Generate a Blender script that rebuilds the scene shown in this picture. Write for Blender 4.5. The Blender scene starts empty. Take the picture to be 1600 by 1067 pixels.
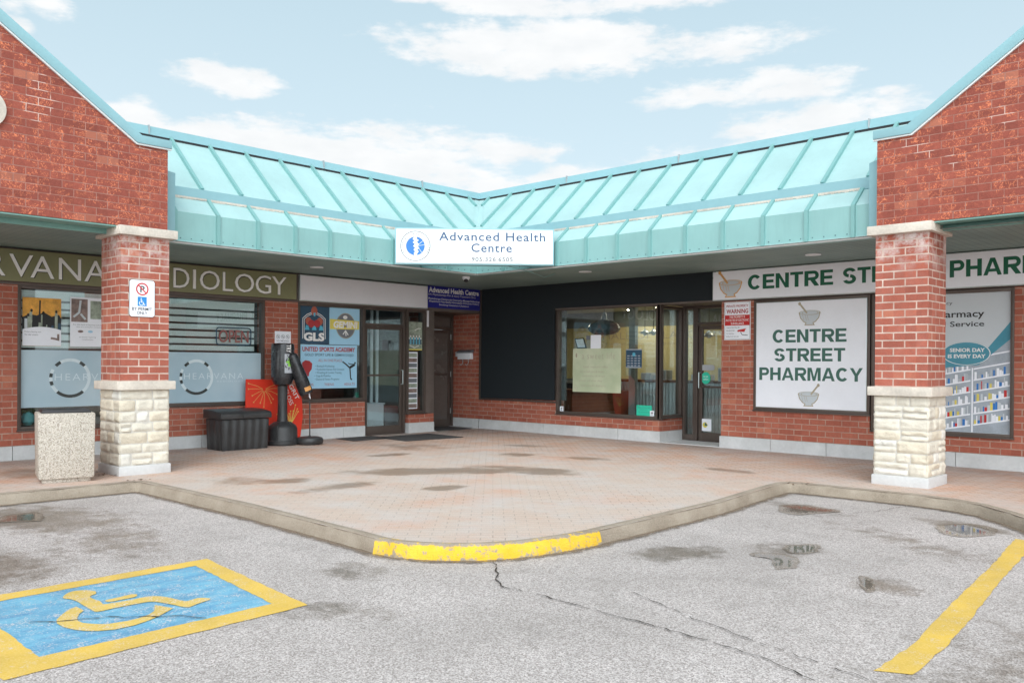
import bpy, bmesh, math, random
from mathutils import Vector, Matrix, noise as mnoise
random.seed(7)
S = bpy.context.scene
COL = S.collection
R = math.radians

# ------------------------------------------------------------------ camera, light, sky
cam = bpy.data.objects.new("camera", bpy.data.cameras.new("camera"))
COL.objects.link(cam)
r_ = Vector((0.72266591, 0.69117145, 0.00599984)); u_ = Vector((-0.00626132, -0.00213387, 0.99997812)); f_ = Vector((-0.69116914, 0.72268767, -0.00278557))
cam.matrix_world = Matrix(((r_.x, u_.x, -f_.x, 13.4811), (r_.y, u_.y, -f_.y, -13.0704), (r_.z, u_.z, -f_.z, 1.40), (0, 0, 0, 1)))
cam.data.sensor_width = 36.0
cam.data.lens = 1354.4496 * 36 / 1600
cam.data.shift_y = 38.45 / 1600
cam.data.clip_end = 3000
S.camera = cam
S.view_settings.view_transform = 'Standard'
S.view_settings.look = 'None'
S.view_settings.exposure = 0.95
S.view_settings.gamma = 1.0

SUN_EL, SUN_AZ = R(46), R(-50)      # azimuth measured from +x; behind the camera
sl = bpy.data.lights.new("sun", 'SUN'); sl.energy = 0.7; sl.angle = R(30); sl.color = (1.0, 0.965, 0.92)
so = bpy.data.objects.new("sun", sl); COL.objects.link(so)
sd = Vector((math.cos(SUN_EL) * math.cos(SUN_AZ), math.cos(SUN_EL) * math.sin(SUN_AZ), math.sin(SUN_EL)))
so.rotation_euler = sd.to_track_quat('Z', 'Y').to_euler()
so.location = (10, -10, 30)

class NT:
    """small node-building helper"""
    def __init__(s, tree):
        s.t = tree; s.n = tree.nodes; s.l = tree.links
        s.n.clear()
    def node(s, typ, **kw):
        n = s.n.new(typ)
        for k, v in kw.items():
            if k.startswith('i_'):
                n.inputs[k[2:].replace('_', ' ')].default_value = v
            else:
                setattr(n, k, v)
        return n
    def set(s, inp, v):
        if hasattr(v, 'is_output') or isinstance(v, bpy.types.NodeSocket):
            s.l.new(v, inp)
        else:
            inp.default_value = v
    def math(s, op, a, b=0.0, c=None, clamp=False):
        n = s.n.new('ShaderNodeMath'); n.operation = op; n.use_clamp = clamp
        s.set(n.inputs[0], a); s.set(n.inputs[1], b)
        if c is not None: s.set(n.inputs[2], c)
        return n.outputs[0]
    def mix(s, fac, a, b, mode='MIX'):
        n = s.n.new('ShaderNodeMix'); n.data_type = 'RGBA'; n.blend_type = mode
        s.set(n.inputs[0], fac)
        s.set(n.inputs[6], a if not isinstance(a, tuple) else rgba(a))
        s.set(n.inputs[7], b if not isinstance(b, tuple) else rgba(b))
        return n.outputs[2]
    def noise(s, vec, scale, detail=3.0, rough=0.55, dist=0.0):
        n = s.n.new('ShaderNodeTexNoise')
        s.set(n.inputs['Vector'], vec)
        n.inputs['Scale'].default_value = scale; n.inputs['Detail'].default_value = detail
        n.inputs['Roughness'].default_value = rough; n.inputs['Distortion'].default_value = dist
        return n.outputs['Fac']
    def rng(s, v, a, b, c=0.0, d=1.0, smooth=False):
        n = s.n.new('ShaderNodeMapRange'); n.clamp = True
        if smooth: n.interpolation_type = 'SMOOTHSTEP'
        s.set(n.inputs['Value'], v)
        for k, x in (('From Min', a), ('From Max', b), ('To Min', c), ('To Max', d)):
            n.inputs[k].default_value = x
        return n.outputs['Result']
    def sep(s, v):
        n = s.n.new('ShaderNodeSeparateXYZ'); s.l.new(v, n.inputs[0]); return n.outputs
    def comb(s, x, y, z):
        n = s.n.new('ShaderNodeCombineXYZ')
        for i, v in enumerate((x, y, z)): s.set(n.inputs[i], v)
        return n.outputs[0]
def rgba(c): return (c[0], c[1], c[2], 1.0) if len(c) == 3 else c

# world: Nishita daylight under a thin bright veil, with fair-weather clouds laid out by direction
W = bpy.data.worlds.new("World"); S.world = W; W.use_nodes = True
w = NT(W.node_tree)
tc = w.node('ShaderNodeTexCoord').outputs['Generated']
sky = w.node('ShaderNodeTexSky', sky_type='NISHITA', sun_disc=False, sun_elevation=SUN_EL, sun_rotation=R(142), altitude=100.0, air_density=1.0, dust_density=1.6, ozone_density=1.0)
x, y, z = w.sep(tc)
az = w.math('ARCTAN2', y, x)
da = w.math('SUBTRACT', az, 2.3339)
el = w.math('ARCSINE', z)
veil = w.mix(w.rng(el, 0.05, 0.55), (4.2, 4.95, 5.2), (2.75, 3.75, 4.2))
base = w.mix(0.86, sky.outputs['Color'], veil)
nv = w.comb(w.math('MULTIPLY', da, 1.0), w.math('MULTIPLY', el, 2.6), 0.0)
wn = w.node('ShaderNodeTexNoise', noise_dimensions='3D'); w.l.new(nv, wn.inputs['Vector']); wn.inputs['Scale'].default_value = 7.5; wn.inputs['Detail'].default_value = 9.0; wn.inputs['Roughness'].default_value = 0.6
n1 = wn.outputs['Fac']
n2 = w.noise(nv, 34.0, 5.0, 0.6)
CL = [(-0.064,0.349,0.207,0.025,1),(-0.071,0.392,0.165,0.012,.9),(0.319,0.299,0.062,0.013,.95),(0.413,0.256,0.032,0.018,1),(0.177,0.234,0.212,0.026,1),(0.100,0.205,0.160,0.030,.9),
      (-0.275,0.296,0.120,0.018,.75),(-0.332,0.256,0.110,0.024,.9),(0.490,0.343,0.027,0.011,.9),(0.532,0.331,0.026,0.019,.9),(-0.072,0.208,0.100,0.018,.85),(0.120,0.397,0.056,0.007,.8),(-0.20,0.232,0.110,0.016,.6),(-0.403,0.285,0.035,0.008,.5),
      (-0.02,0.470,0.260,0.040,.9),(0.40,0.520,0.200,0.050,.8),(-0.36,0.560,0.220,0.050,.8)]
env = None
for a0, e0, wa, we, k in CL:
    da_ = w.math('DIVIDE', w.math('SUBTRACT', da, a0), wa * 1.12); de_ = w.math('DIVIDE', w.math('SUBTRACT', el, e0), we * 1.25)
    q = w.math('ADD', w.math('MULTIPLY', da_, da_), w.math('MULTIPLY', de_, de_))
    q = w.math('SUBTRACT', k, q)
    env = q if env is None else w.math('MAXIMUM', env, q)
gen = w.rng(w.math('ABSOLUTE', da), 0.60, 0.9, -1.0, 0.28)
env = w.math('MAXIMUM', w.math('MAXIMUM', env, gen), -1.2)
dens = w.math('ADD', w.math('ADD', w.math('MULTIPLY', env, 0.50), w.math('MULTIPLY', w.math('SUBTRACT', n1, 0.5), 2.5)), w.math('MULTIPLY', w.math('SUBTRACT', n2, 0.5), 0.75))
cm = w.rng(dens, -0.12, 0.38, 0.0, 1.0, True)
shade = w.rng(w.noise(nv, 14.0, 4.0), 0.3, 0.7)
ccol = w.mix(shade, (4.75, 4.85, 4.92), (5.35, 5.35, 5.35))
final = w.mix(w.math('MULTIPLY', cm, 0.93), base, ccol)
# glow added to unseen sky behind the camera, to brighten walls under the canopy
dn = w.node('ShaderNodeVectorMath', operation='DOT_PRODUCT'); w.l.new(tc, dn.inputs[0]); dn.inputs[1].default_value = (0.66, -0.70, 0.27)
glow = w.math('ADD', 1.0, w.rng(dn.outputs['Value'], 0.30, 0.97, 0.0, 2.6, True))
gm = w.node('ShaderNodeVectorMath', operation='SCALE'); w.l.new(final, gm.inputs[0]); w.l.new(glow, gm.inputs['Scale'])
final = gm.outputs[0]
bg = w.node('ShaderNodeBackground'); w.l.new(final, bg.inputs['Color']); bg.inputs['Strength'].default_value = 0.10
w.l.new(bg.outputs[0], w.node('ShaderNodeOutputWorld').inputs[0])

# ------------------------------------------------------------------ materials
def newmat(name):
    m = bpy.data.materials.new(name); m.use_nodes = True
    t = NT(m.node_tree)
    out = t.node('ShaderNodeOutputMaterial'); b = t.node('ShaderNodeBsdfPrincipled')
    t.l.new(b.outputs[0], out.inputs[0])
    pos = t.node('ShaderNodeNewGeometry').outputs['Position']
    return m, t, b, pos, out
def bump(t, b, h, strength, dist=0.01):
    n = t.node('ShaderNodeBump'); n.inputs['Strength'].default_value = strength; n.inputs['Distance'].default_value = dist
    t.l.new(h, n.inputs['Height']); t.l.new(n.outputs[0], b.inputs['Normal'])
def pm(name, col, rough=0.6, metal=0.0, var=0.12, sc=4.0, bmp=0.0, bsc=60.0, spec=0.5, coat=0.0):
    m, t, b, pos, _ = newmat(name)
    n = t.noise(pos, sc, 4.0)
    f = t.noise(pos, sc * 9, 2.0)
    v = t.math('ADD', t.math('MULTIPLY', n, 0.7), t.math('MULTIPLY', f, 0.3))
    lo = tuple(c * (1 - var) for c in col); hi = tuple(min(1, c * (1 + var)) for c in col)
    t.l.new(t.mix(t.rng(v, 0.3, 0.7), lo, hi), b.inputs['Base Color'])
    b.inputs['Metallic'].default_value = metal; b.inputs['Specular IOR Level'].default_value = spec
    b.inputs['Coat Weight'].default_value = coat
    t.l.new(t.rng(n, 0.3, 0.7, max(0.02, rough - 0.08), min(1, rough + 0.08)), b.inputs['Roughness'])
    if bmp: bump(t, b, t.noise(pos, bsc, 3.0), bmp, 0.01)
    return m
def brick(name, c1, c2, mortar, msize, curls=0.0, eff=0.0, zoff=0.2):
    m, t, b, pos, _ = newmat(name)
    x, y, z = t.sep(pos)
    v = t.comb(t.math('ADD', x, y), t.math('SUBTRACT', z, zoff), 0.0)
    wob = t.noise(pos, 40.0, 2.0)
    vv = t.node('ShaderNodeVectorMath', operation='ADD'); t.l.new(v, vv.inputs[0])
    t.l.new(t.comb(t.math('MULTIPLY', t.math('SUBTRACT', wob, 0.5), 0.006), t.math('MULTIPLY', t.math('SUBTRACT', t.noise(pos, 31.0, 2.0), 0.5), 0.006), 0.0), vv.inputs[1])
    bt = t.node('ShaderNodeTexBrick'); bt.offset = 0.5; bt.offset_frequency = 2; bt.squash = 1.0
    t.l.new(vv.outputs[0], bt.inputs['Vector'])
    bt.inputs['Scale'].default_value = 1.0; bt.inputs['Brick Width'].default_value = 0.257; bt.inputs['Row Height'].default_value = 0.09
    bt.inputs['Mortar Size'].default_value = msize; bt.inputs['Mortar Smooth'].default_value = 0.15; bt.inputs['Bias'].default_value = 0.0
    bt.inputs['Color1'].default_value = rgba(c1); bt.inputs['Color2'].default_value = rgba(c2); bt.inputs['Mortar'].default_value = rgba(c1)
    fac = bt.outputs['Fac']
    # mottled, rug-textured faces
    mott = t.noise(pos, 22.0, 4.0, 0.65)
    fine = t.noise(pos, 130.0, 2.0)
    col = t.mix(t.rng(mott, 0.35, 0.72, 0.0, 0.55), bt.outputs['Color'], tuple(c * 0.62 for c in c1))
    col = t.mix(t.rng(fine, 0.45, 0.75, 0.0, 0.35), col, (min(1, c2[0] * 1.5), c2[1] * 1.8, c2[2] * 1.7))
    big = t.noise(pos, 0.9, 3.0)
    col = t.mix(t.rng(big, 0.35, 0.7, 0.0, 0.22), col, tuple(c * 0.7 for c in c1))
    if curls:
        n = t.noise(pos, 14.0, 2.0, 0.5, 2.2)
        line = t.math('SUBTRACT', 1.0, t.rng(t.math('ABSOLUTE', t.math('SUBTRACT', n, 0.5)), 0.0, 0.042))
        msk = t.rng(t.noise(pos, 9.0, 1.0), 0.46, 0.50)
        brk = t.rng(t.noise(pos, 30.0, 1.0), 0.40, 0.46)
        col = t.mix(t.math('MULTIPLY', t.math('MULTIPLY', line, msk), t.math('MULTIPLY', brk, curls)), col, (0.78, 0.24, 0.11))
    if eff:
        e = t.math('MULTIPLY', t.rng(t.noise(pos, 5.5, 6.0, 0.7), 0.44, 0.62, 0.0, eff), t.rng(z, 2.45, 2.92, 0.04, 1.0))
        col = t.mix(e, col, (0.72, 0.66, 0.63))
    mc = t.mix(t.rng(t.noise(pos, 9.0, 3.0), 0.35, 0.7), tuple(c * 0.72 for c in mortar), mortar)
    # mortar strength differs from joint to joint
    col = t.mix(t.math('MULTIPLY', fac, t.rng(t.noise(pos, 3.1, 2.0), 0.3, 0.62, 0.55, 1.0)), col, mc)
    if curls:      # a few repointed patches with fresh pale mortar
        fresh = t.rng(t.noise(pos, 1.9, 1.0), 0.655, 0.67)
        col = t.mix(t.math('MULTIPLY', fac, t.math('MULTIPLY', fresh, 0.6)), col, (0.72, 0.55, 0.48))
    # single darker and lighter bricks, soot and run-off marks
    cell = t.node('ShaderNodeTexWhiteNoise', noise_dimensions='2D')
    row = t.math('FLOOR', t.math('DIVIDE', t.math('SUBTRACT', z, zoff), 0.09))
    cx_ = t.math('FLOOR', t.math('ADD', t.math('DIVIDE', t.math('ADD', x, y), 0.257), t.math('MULTIPLY', t.math('MODULO', row, 2.0), 0.5)))
    t.l.new(t.comb(cx_, row, 0.0), cell.inputs['Vector'])
    rv = t.math('MULTIPLY', t.rng(cell.outputs['Value'], 0.72, 0.98, 0.0, 0.40), t.math('SUBTRACT', 1.0, fac))
    col = t.mix(rv, col, tuple(c * 0.6 for c in c1))
    col = t.mix(t.math('MULTIPLY', t.rng(cell.outputs['Value'], 0.12, 0.02, 0.0, 0.35), t.math('SUBTRACT', 1.0, fac)), col, (0.60, 0.25, 0.15))
    t.l.new(col, b.inputs['Base Color'])
    b.inputs['Roughness'].default_value = 0.88
    h = t.math('ADD', t.math('MULTIPLY', t.math('SUBTRACT', 1.0, fac), 1.0), t.math('MULTIPLY', t.noise(pos, 70.0, 3.0), 0.55))
    bump(t, b, h, 0.55, 0.006)
    return m

def roofmat(name, col):
    """painted sheet: slightly chalked, with faint run-off streaks down the sheet"""
    m, t, b, pos, _ = newmat(name)
    n = t.noise(pos, 1.3, 4.0)
    mp_ = t.node('ShaderNodeMapping'); t.l.new(pos, mp_.inputs[0]); mp_.inputs['Scale'].default_value = (7.0, 7.0, 0.9)
    st = t.noise(mp_.outputs[0], 2.6, 5.0, 0.65)
    c = t.mix(t.rng(n, 0.3, 0.7), tuple(x * .92 for x in col), tuple(min(1, x * 1.07) for x in col))
    c = t.mix(t.rng(st, 0.50, 0.75, 0, .22), c, tuple(x * .74 for x in col))
    c = t.mix(t.rng(t.noise(pos, 60.0, 2.0), 0.6, 0.8, 0, .25), c, tuple(min(1, x * 1.25) for x in col))
    t.l.new(c, b.inputs['Base Color']); b.inputs['Roughness'].default_value = 0.42
    bump(t, b, t.noise(pos, 2.2, 2.0), 0.12, 0.03)
    return m
M = {}
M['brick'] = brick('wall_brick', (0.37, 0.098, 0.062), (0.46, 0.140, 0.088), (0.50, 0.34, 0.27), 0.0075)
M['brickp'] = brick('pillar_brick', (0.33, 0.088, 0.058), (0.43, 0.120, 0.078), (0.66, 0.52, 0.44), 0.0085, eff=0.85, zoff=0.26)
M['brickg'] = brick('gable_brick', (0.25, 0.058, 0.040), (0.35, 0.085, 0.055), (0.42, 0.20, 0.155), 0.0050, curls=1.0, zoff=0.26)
M['plinth'] = pm('plinth_concrete', (0.56, 0.56, 0.56), 0.8, var=0.14, sc=3.0, bmp=0.25, bsc=45)
M['cap'] = pm('limestone_cap', (0.58, 0.52, 0.45), 0.85, var=0.24, sc=4.0, bmp=0.3, bsc=40)
M['st1'] = pm('split_stone_cream', (0.64, 0.59, 0.50), 0.9, var=0.14, sc=9, bmp=0.8, bsc=38)
M['st2'] = pm('split_stone_buff', (0.62, 0.55, 0.44), 0.9, var=0.16, sc=9, bmp=0.8, bsc=38)
M['st3'] = pm('split_stone_pale', (0.68, 0.65, 0.59), 0.9, var=0.12, sc=9, bmp=0.8, bsc=38)
M['mortar'] = pm('pale_mortar', (0.56, 0.53, 0.48), 0.9, var=0.1, sc=12, bmp=0.4)
M['teal'] = roofmat('aqua_roof_metal_lit', (0.35, 0.52, 0.515))  # same aqua sheet as the fascia, sky light on the slopes painted in
M['tealf'] = roofmat('aqua_fascia_metal_shaded', (0.235, 0.425, 0.415))  # same sheet darkened, shade of the upright face put into the colour
M['tealb'] = pm('blue_grey_trim_metal', (0.235, 0.42, 0.46), 0.45, var=0.05, sc=2)
M['teald'] = pm('green_lintel_metal', (0.19, 0.36, 0.32), 0.5, var=0.12, sc=3)
M['seam'] = pm('aqua_seam_metal', (0.185, 0.375, 0.365), 0.45, var=0.06)
M['rivet'] = pm('rivet_dark', (0.05, 0.10, 0.12), 0.5)
M['brown'] = pm('bronze_aluminium', (0.105, 0.080, 0.068), 0.42, metal=0.3, var=0.10, sc=5)
M['brownl'] = pm('worn_bronze_panel', (0.150, 0.120, 0.105), 0.5, metal=0.2, var=0.15, sc=4)
M['dark'] = pm('dark_gap_and_shade', (0.02, 0.02, 0.022), 0.7)  # joints, plus painted shade under the ridge cap and behind the letters
M['slate'] = pm('dark_slate_panel', (0.021, 0.026, 0.030), 0.75, var=0.05, sc=2, spec=0.15)
M['white'] = pm('white_panel', (0.86, 0.87, 0.92), 0.45, var=0.03, sc=3)
M['whitel'] = pm('white_lightbox_face', (0.72, 0.74, 0.74), 0.35, var=0.02)
M['offw'] = pm('blank_sign_face', (0.76, 0.75, 0.79), 0.5, var=0.03, sc=2)
M['silver'] = pm('silver_edge', (0.55, 0.62, 0.62), 0.35, metal=0.6)
M['olive'] = pm('olive_sign_face', (0.215, 0.21, 0.105), 0.5, var=0.10, sc=2)
M['letterw'] = pm('ivory_letter', (0.82, 0.80, 0.78), 0.5, var=0.02)
M['navy'] = pm('navy_sign', (0.018, 0.020, 0.24), 0.5, var=0.06)
M['green'] = pm('pharmacy_green', (0.004, 0.11, 0.055), 0.45, var=0.05)
M['greeng'] = pm('grey_green_print', (0.045, 0.135, 0.105), 0.5, var=0.05)
M['tan'] = pm('mortar_tan_print', (0.66, 0.36, 0.12), 0.5)
M['sepia'] = pm('sepia_print', (0.42, 0.36, 0.26), 0.5)
M['steelb'] = pm('sign_blue_letter', (0.035, 0.085, 0.18), 0.5)
M['grey'] = pm('grey_print', (0.17, 0.18, 0.20), 0.5)
M['lgrey'] = pm('light_grey_print', (0.42, 0.44, 0.47), 0.5)
M['logob'] = pm('logo_blue', (0.02, 0.17, 0.50), 0.5)
M['isa'] = pm('access_blue', (0.02, 0.22, 0.55), 0.5)
M['red'] = pm('sign_red', (0.55, 0.02, 0.02), 0.5)
M['redb'] = pm('banner_red', (0.72, 0.035, 0.012), 0.5, var=0.08)
M['gold'] = pm('banner_gold', (0.70, 0.33, 0.10), 0.5)
M['black'] = pm('black_print', (0.018, 0.018, 0.02), 0.5)
M['plast'] = pm('black_plastic', (0.034, 0.034, 0.035), 0.45, var=0.45, sc=5, bmp=0.25, bsc=60)
M['vinyl'] = pm('black_vinyl', (0.026, 0.027, 0.030), 0.26, var=0.3, sc=8, bmp=0.5, bsc=7)
M['posterb'] = pm('poster_light_blue', (0.36, 0.62, 0.80), 0.45, var=0.03)
M['posterd'] = pm('poster_dark_blue', (0.030, 0.075, 0.125), 0.45, var=0.1)
M['maroon'] = pm('poster_maroon', (0.40, 0.035, 0.04), 0.5)
M['skin'] = pm('poster_copper', (0.42, 0.11, 0.07), 0.5)
M['cyan'] = pm('poster_cyan', (0.10, 0.42, 0.58), 0.5)
M['pteal'] = pm('poster_teal', (0.06, 0.27, 0.36), 0.4)
M['pgrey'] = pm('poster_pale_grey', (0.56, 0.60, 0.63), 0.4, var=0.03, sc=1)
M['blind'] = pm('white_blind_fabric', (0.85, 0.88, 0.90), 0.7, var=0.02)
M['shelf'] = pm('poster_shelf_grey', (0.36, 0.40, 0.45), 0.4, var=0.2, sc=6)
M['orange'] = pm('poster_sunset', (0.75, 0.36, 0.06), 0.5, var=0.35, sc=9)
M['yel'] = pm('poster_yellow', (0.72, 0.60, 0.12), 0.5)
M['lime'] = pm('lime_print', (0.25, 0.60, 0.06), 0.5)
M['mint'] = pm('mint_sticker', (0.03, 0.55, 0.36), 0.5)
M['wallY'] = pm('interior_ochre_wall', (0.66, 0.56, 0.29), 0.8, var=0.10, sc=1.5)
M['wallB'] = pm('interior_blue_grey_wall', (0.22, 0.25, 0.26), 0.8, var=0.2, sc=1.2)
M['wallG'] = pm('interior_grey_wall', (0.20, 0.22, 0.23), 0.8, var=0.15, sc=1)
M['ceil'] = pm('interior_ceiling', (0.55, 0.52, 0.42), 0.8)
M['floorI'] = pm('interior_floor', (0.16, 0.12, 0.09), 0.5, var=0.2)
M['wood'] = pm('dark_wood', (0.22, 0.08, 0.035), 0.5, var=0.3)
M['alu'] = pm('brushed_grey', (0.42, 0.44, 0.45), 0.4, metal=0.4)
M['corr'] = pm('corrugated_zinc', (0.50, 0.53, 0.55), 0.4, metal=0.3)
M['pend'] = pm('pendant_enamel', (0.14, 0.19, 0.22), 0.25, metal=0.2)
M['blue2'] = pm('box_blue', (0.05, 0.25, 0.55), 0.5)
M['aggdark'] = pm('bin_black_lid', (0.025, 0.025, 0.028), 0.5)
M['leaf'] = pm('dead_leaf', (0.10, 0.055, 0.03), 0.8, var=0.4)
M['jar'] = pm('turquoise_jar', (0.12, 0.42, 0.46), 0.3)
M['plantg'] = pm('plant_green', (0.06, 0.13, 0.05), 0.6, var=0.3)
M['photo'] = pm('poster_brown_photo', (0.24, 0.17, 0.15), 0.5, var=0.55, sc=14)
M['photog'] = pm('poster_green_photo', (0.30, 0.34, 0.27), 0.5, var=0.5, sc=14)

def emat(name, col, st):
    m = bpy.data.materials.new(name); m.use_nodes = True; t = NT(m.node_tree)
    e = t.node('ShaderNodeEmission'); e.inputs[0].default_value = rgba(col); e.inputs[1].default_value = st
    t.l.new(e.outputs[0], t.node('ShaderNodeOutputMaterial').inputs[0]); return m
M['lampI'] = emat('lit_ceiling_lamp', (1.0, 0.86, 0.62), 50.0)

def glassmat(name, tint, boost=0.0, rough=0.01):
    m = bpy.data.materials.new(name); m.use_nodes = True; t = NT(m.node_tree)
    tr = t.node('ShaderNodeBsdfTransparent'); tr.inputs[0].default_value = rgba(tint)
    gl = t.node('ShaderNodeBsdfGlossy'); gl.inputs['Roughness'].default_value = rough; gl.inputs[0].default_value = (0.9, 0.97, 1, 1)
    fr = t.node('ShaderNodeFresnel'); t.l.new(t.math('SUBTRACT', 1.5, t.math('MULTIPLY', t.node('ShaderNodeNewGeometry').outputs['Backfacing'], 0.8333)), fr.inputs[0])
    mx = t.node('ShaderNodeMixShader')
    t.l.new(t.math('ADD', t.math('MULTIPLY', fr.outputs[0], 1.5), boost, clamp=True), mx.inputs[0])
    t.l.new(tr.outputs[0], mx.inputs[1]); t.l.new(gl.outputs[0], mx.inputs[2])
    t.l.new(mx.outputs[0], t.node('ShaderNodeOutputMaterial').inputs[0]); return m
M['glass'] = glassmat('window_glass', (0.88, 0.93, 0.92), 0.03)
M['pane'] = pm('dull_brown_pane', (0.125, 0.108, 0.098), 0.22, var=0.12, sc=2)
M['glassd'] = glassmat('tinted_door_glass', (0.82, 0.88, 0.88), 0.02)
def frostmat():
    m, t, b, pos, _ = newmat('frosted_film')
    x, y, z = t.sep(pos)
    n = t.noise(pos, 1.3, 3.0)
    t.l.new(t.mix(t.rng(n, 0.3, 0.7), (0.38, 0.52, 0.60), (0.50, 0.62, 0.68)), b.inputs['Base Color'])
    b.inputs['Roughness'].default_value = 0.22; return m
M['frost'] = frostmat()
M['frostl'] = pm('frost_ring_light', (0.66, 0.76, 0.80), 0.3, var=0.04)
M['frostd'] = pm('frost_ring_dark', (0.045, 0.055, 0.055), 0.25)
def etchmat():
    m, t, b, pos, out = newmat('etched_menu_film')
    n = t.noise(pos, 2.2, 3.0)
    t.l.new(t.mix(t.rng(n, 0.35, 0.65), (0.46, 0.52, 0.34), (0.60, 0.63, 0.45)), b.inputs['Base Color'])
    b.inputs['Roughness'].default_value = 0.3; return m
M['etch'] = etchmat()

def soffitmat():
    m, t, b, pos, _ = newmat('grey_green_soffit')
    x, y, z = t.sep(pos)
    # panel joints run out from each wall: across y in the left wing, across x in the right one
    sel = t.math('GREATER_THAN', t.math('ADD', x, y), 0.0)
    v = t.math('ADD', t.math('MULTIPLY', sel, x), t.math('MULTIPLY', t.math('SUBTRACT', 1.0, sel), y))
    fr = t.math('FRACT', t.math('DIVIDE', v, 0.105))
    ln = t.math('GREATER_THAN', fr, 0.88)
    n = t.noise(pos, 1.4, 4.0)
    c = t.mix(t.rng(n, 0.3, 0.7), (0.16, 0.235, 0.215), (0.235, 0.31, 0.285))
    c = t.mix(t.math('MULTIPLY', ln, 0.6), c, (0.12, 0.15, 0.14))
    t.l.new(c, b.inputs['Base Color']); b.inputs['Roughness'].default_value = 0.6
    bump(t, b, t.math('SUBTRACT', 1.0, ln), 0.4, 0.004)
    return m
M['soffit'] = soffitmat()

def ell(t, x, y, cx, cy, rx, ry, rot=0.0):
    """soft ellipse mask in ground coordinates: 1 in the middle, 0 at the rim"""
    c, s = math.cos(rot), math.sin(rot)
    dx = t.math('SUBTRACT', x, cx); dy = t.math('SUBTRACT', y, cy)
    a = t.math('DIVIDE', t.math('ADD', t.math('MULTIPLY', dx, c), t.math('MULTIPLY', dy, s)), rx)
    b = t.math('DIVIDE', t.math('SUBTRACT', t.math('MULTIPLY', dy, c), t.math('MULTIPLY', dx, s)), ry)
    return t.math('SUBTRACT', 1.0, t.math('ADD', t.math('MULTIPLY', a, a), t.math('MULTIPLY', b, b)))
def asphalt_nodes(t, pos):
    x, y, z = t.sep(pos)
    vo = t.node('ShaderNodeTexVoronoi'); t.l.new(pos, vo.inputs['Vector']); vo.inputs['Scale'].default_value = 135.0
    cs = t.sep(vo.outputs['Color'])[0]
    fine = t.noise(pos, 240.0, 2.0, 0.7)
    v = t.math('ADD', t.math('MULTIPLY', cs, 0.62), t.math('MULTIPLY', fine, 0.38))
    r = t.node('ShaderNodeValToRGB'); t.l.new(v, r.inputs[0]); e = r.color_ramp.elements
    e[0].position = 0.12; e[0].color = (0.19, 0.158, 0.143, 1); e[1].position = 0.88; e[1].color = (0.78, 0.715, 0.69, 1)
    q = e.new(0.42); q.color = (0.39, 0.348, 0.330, 1)
    q = e.new(0.62); q.color = (0.54, 0.488, 0.468, 1)
    big = t.noise(pos, 0.55, 4.0, 0.6)
    mid = t.noise(pos, 3.0, 4.0, 0.6)
    c = t.mix(t.rng(big, 0.35, 0.68, 0.0, 0.42), r.outputs[0], (0.22, 0.195, 0.175))
    c = t.mix(t.rng(mid, 0.52, 0.75, 0.0, 0.30), c, (0.20, 0.18, 0.16))
    wet = None
    for (cx, cy, rx, ry, rot, k) in ((9.62, -7.08, 0.30, 0.50, -0.45, .85), (10.15, -6.35, 0.30, 0.38, -0.5, .55), (11.2, -6.95, 0.32, 0.26, 0.0, .8), (9.35, -4.2, 0.62, 0.24, -0.2, .55), (10.9, -4.15, 0.55, 0.26, -0.3, .9),
                                     (4.4, -10.2, 1.5, 0.7, 0.3, .8), (6.0, -10.1, 0.9, 0.5, -0.3, .55), (6.3, -11.3, .9, .8, 0, .9), (8.3, -9.3, .35, .3, 0, .5), (13.2, -8.6, 1.4, 2.6, 0, .55), (9.0, -10.0, .5, .22, .6, .5), (10.8,-5.3,1.2,.3,-.5,.35)):
        m_ = t.math('MULTIPLY', ell(t, x, y, cx, cy, rx, ry, rot), k)
        wet = m_ if wet is None else t.math('MAXIMUM', wet, m_)
    wet = t.rng(t.math('ADD', wet, t.math('MULTIPLY', t.math('SUBTRACT', t.noise(pos, 6.0, 6.0, 0.7), 0.5), 2.2)), 0.05, 0.75)
    cw = t.mix(1.0, c, (0.50, 0.46, 0.40), 'MULTIPLY')
    c = t.mix(t.math('MULTIPLY', wet, 0.88), c, cw)
    return c, v, wet
def mat_asphalt():
    m, t, b, pos, _ = newmat('asphalt')
    c, v, wet = asphalt_nodes(t, pos)
    t.l.new(c, b.inputs['Base Color'])
    t.l.new(t.rng(wet, 0.0, 1.0, 0.9, 0.42), b.inputs['Roughness'])
    bump(t, b, v, 0.35, 0.006); return m
M['asphalt'] = mat_asphalt()
def mat_paint(name, col, wearlo=0.62, wearhi=0.72, mottle=None):
    m, t, b, pos, _ = newmat(name)
    a, v, wet = asphalt_nodes(t, pos)
    n = t.math('ADD', t.math('MULTIPLY', t.noise(pos, 9.0, 6.0, 0.7), 0.62), t.math('MULTIPLY', v, 0.38))
    wear = t.rng(n, wearlo, wearhi)
    pc = t.mix(t.rng(t.noise(pos, 3.0, 4.0), 0.35, 0.7), tuple(c * 0.80 for c in col), col)
    if mottle:
        sv = t.node('ShaderNodeMapping'); t.l.new(pos, sv.inputs[0]); sv.inputs['Scale'].default_value = (5.0, 1.4, 1)
        pc = t.mix(t.rng(t.noise(sv.outputs[0], 2.2, 6.0, 0.7), 0.40, 0.68, 0, 0.85), pc, mottle)
    pc = t.mix(0.16, pc, a)
    t.l.new(t.mix(t.math('MULTIPLY', wear, 0.85), pc, a), b.inputs['Base Color'])
    b.inputs['Roughness'].default_value = 0.7
    bump(t, b, v, 0.22, 0.005); return m
M['pyel'] = mat_paint('yellow_road_paint', (0.78, 0.50, 0.045), 0.60, 0.70)
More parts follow.
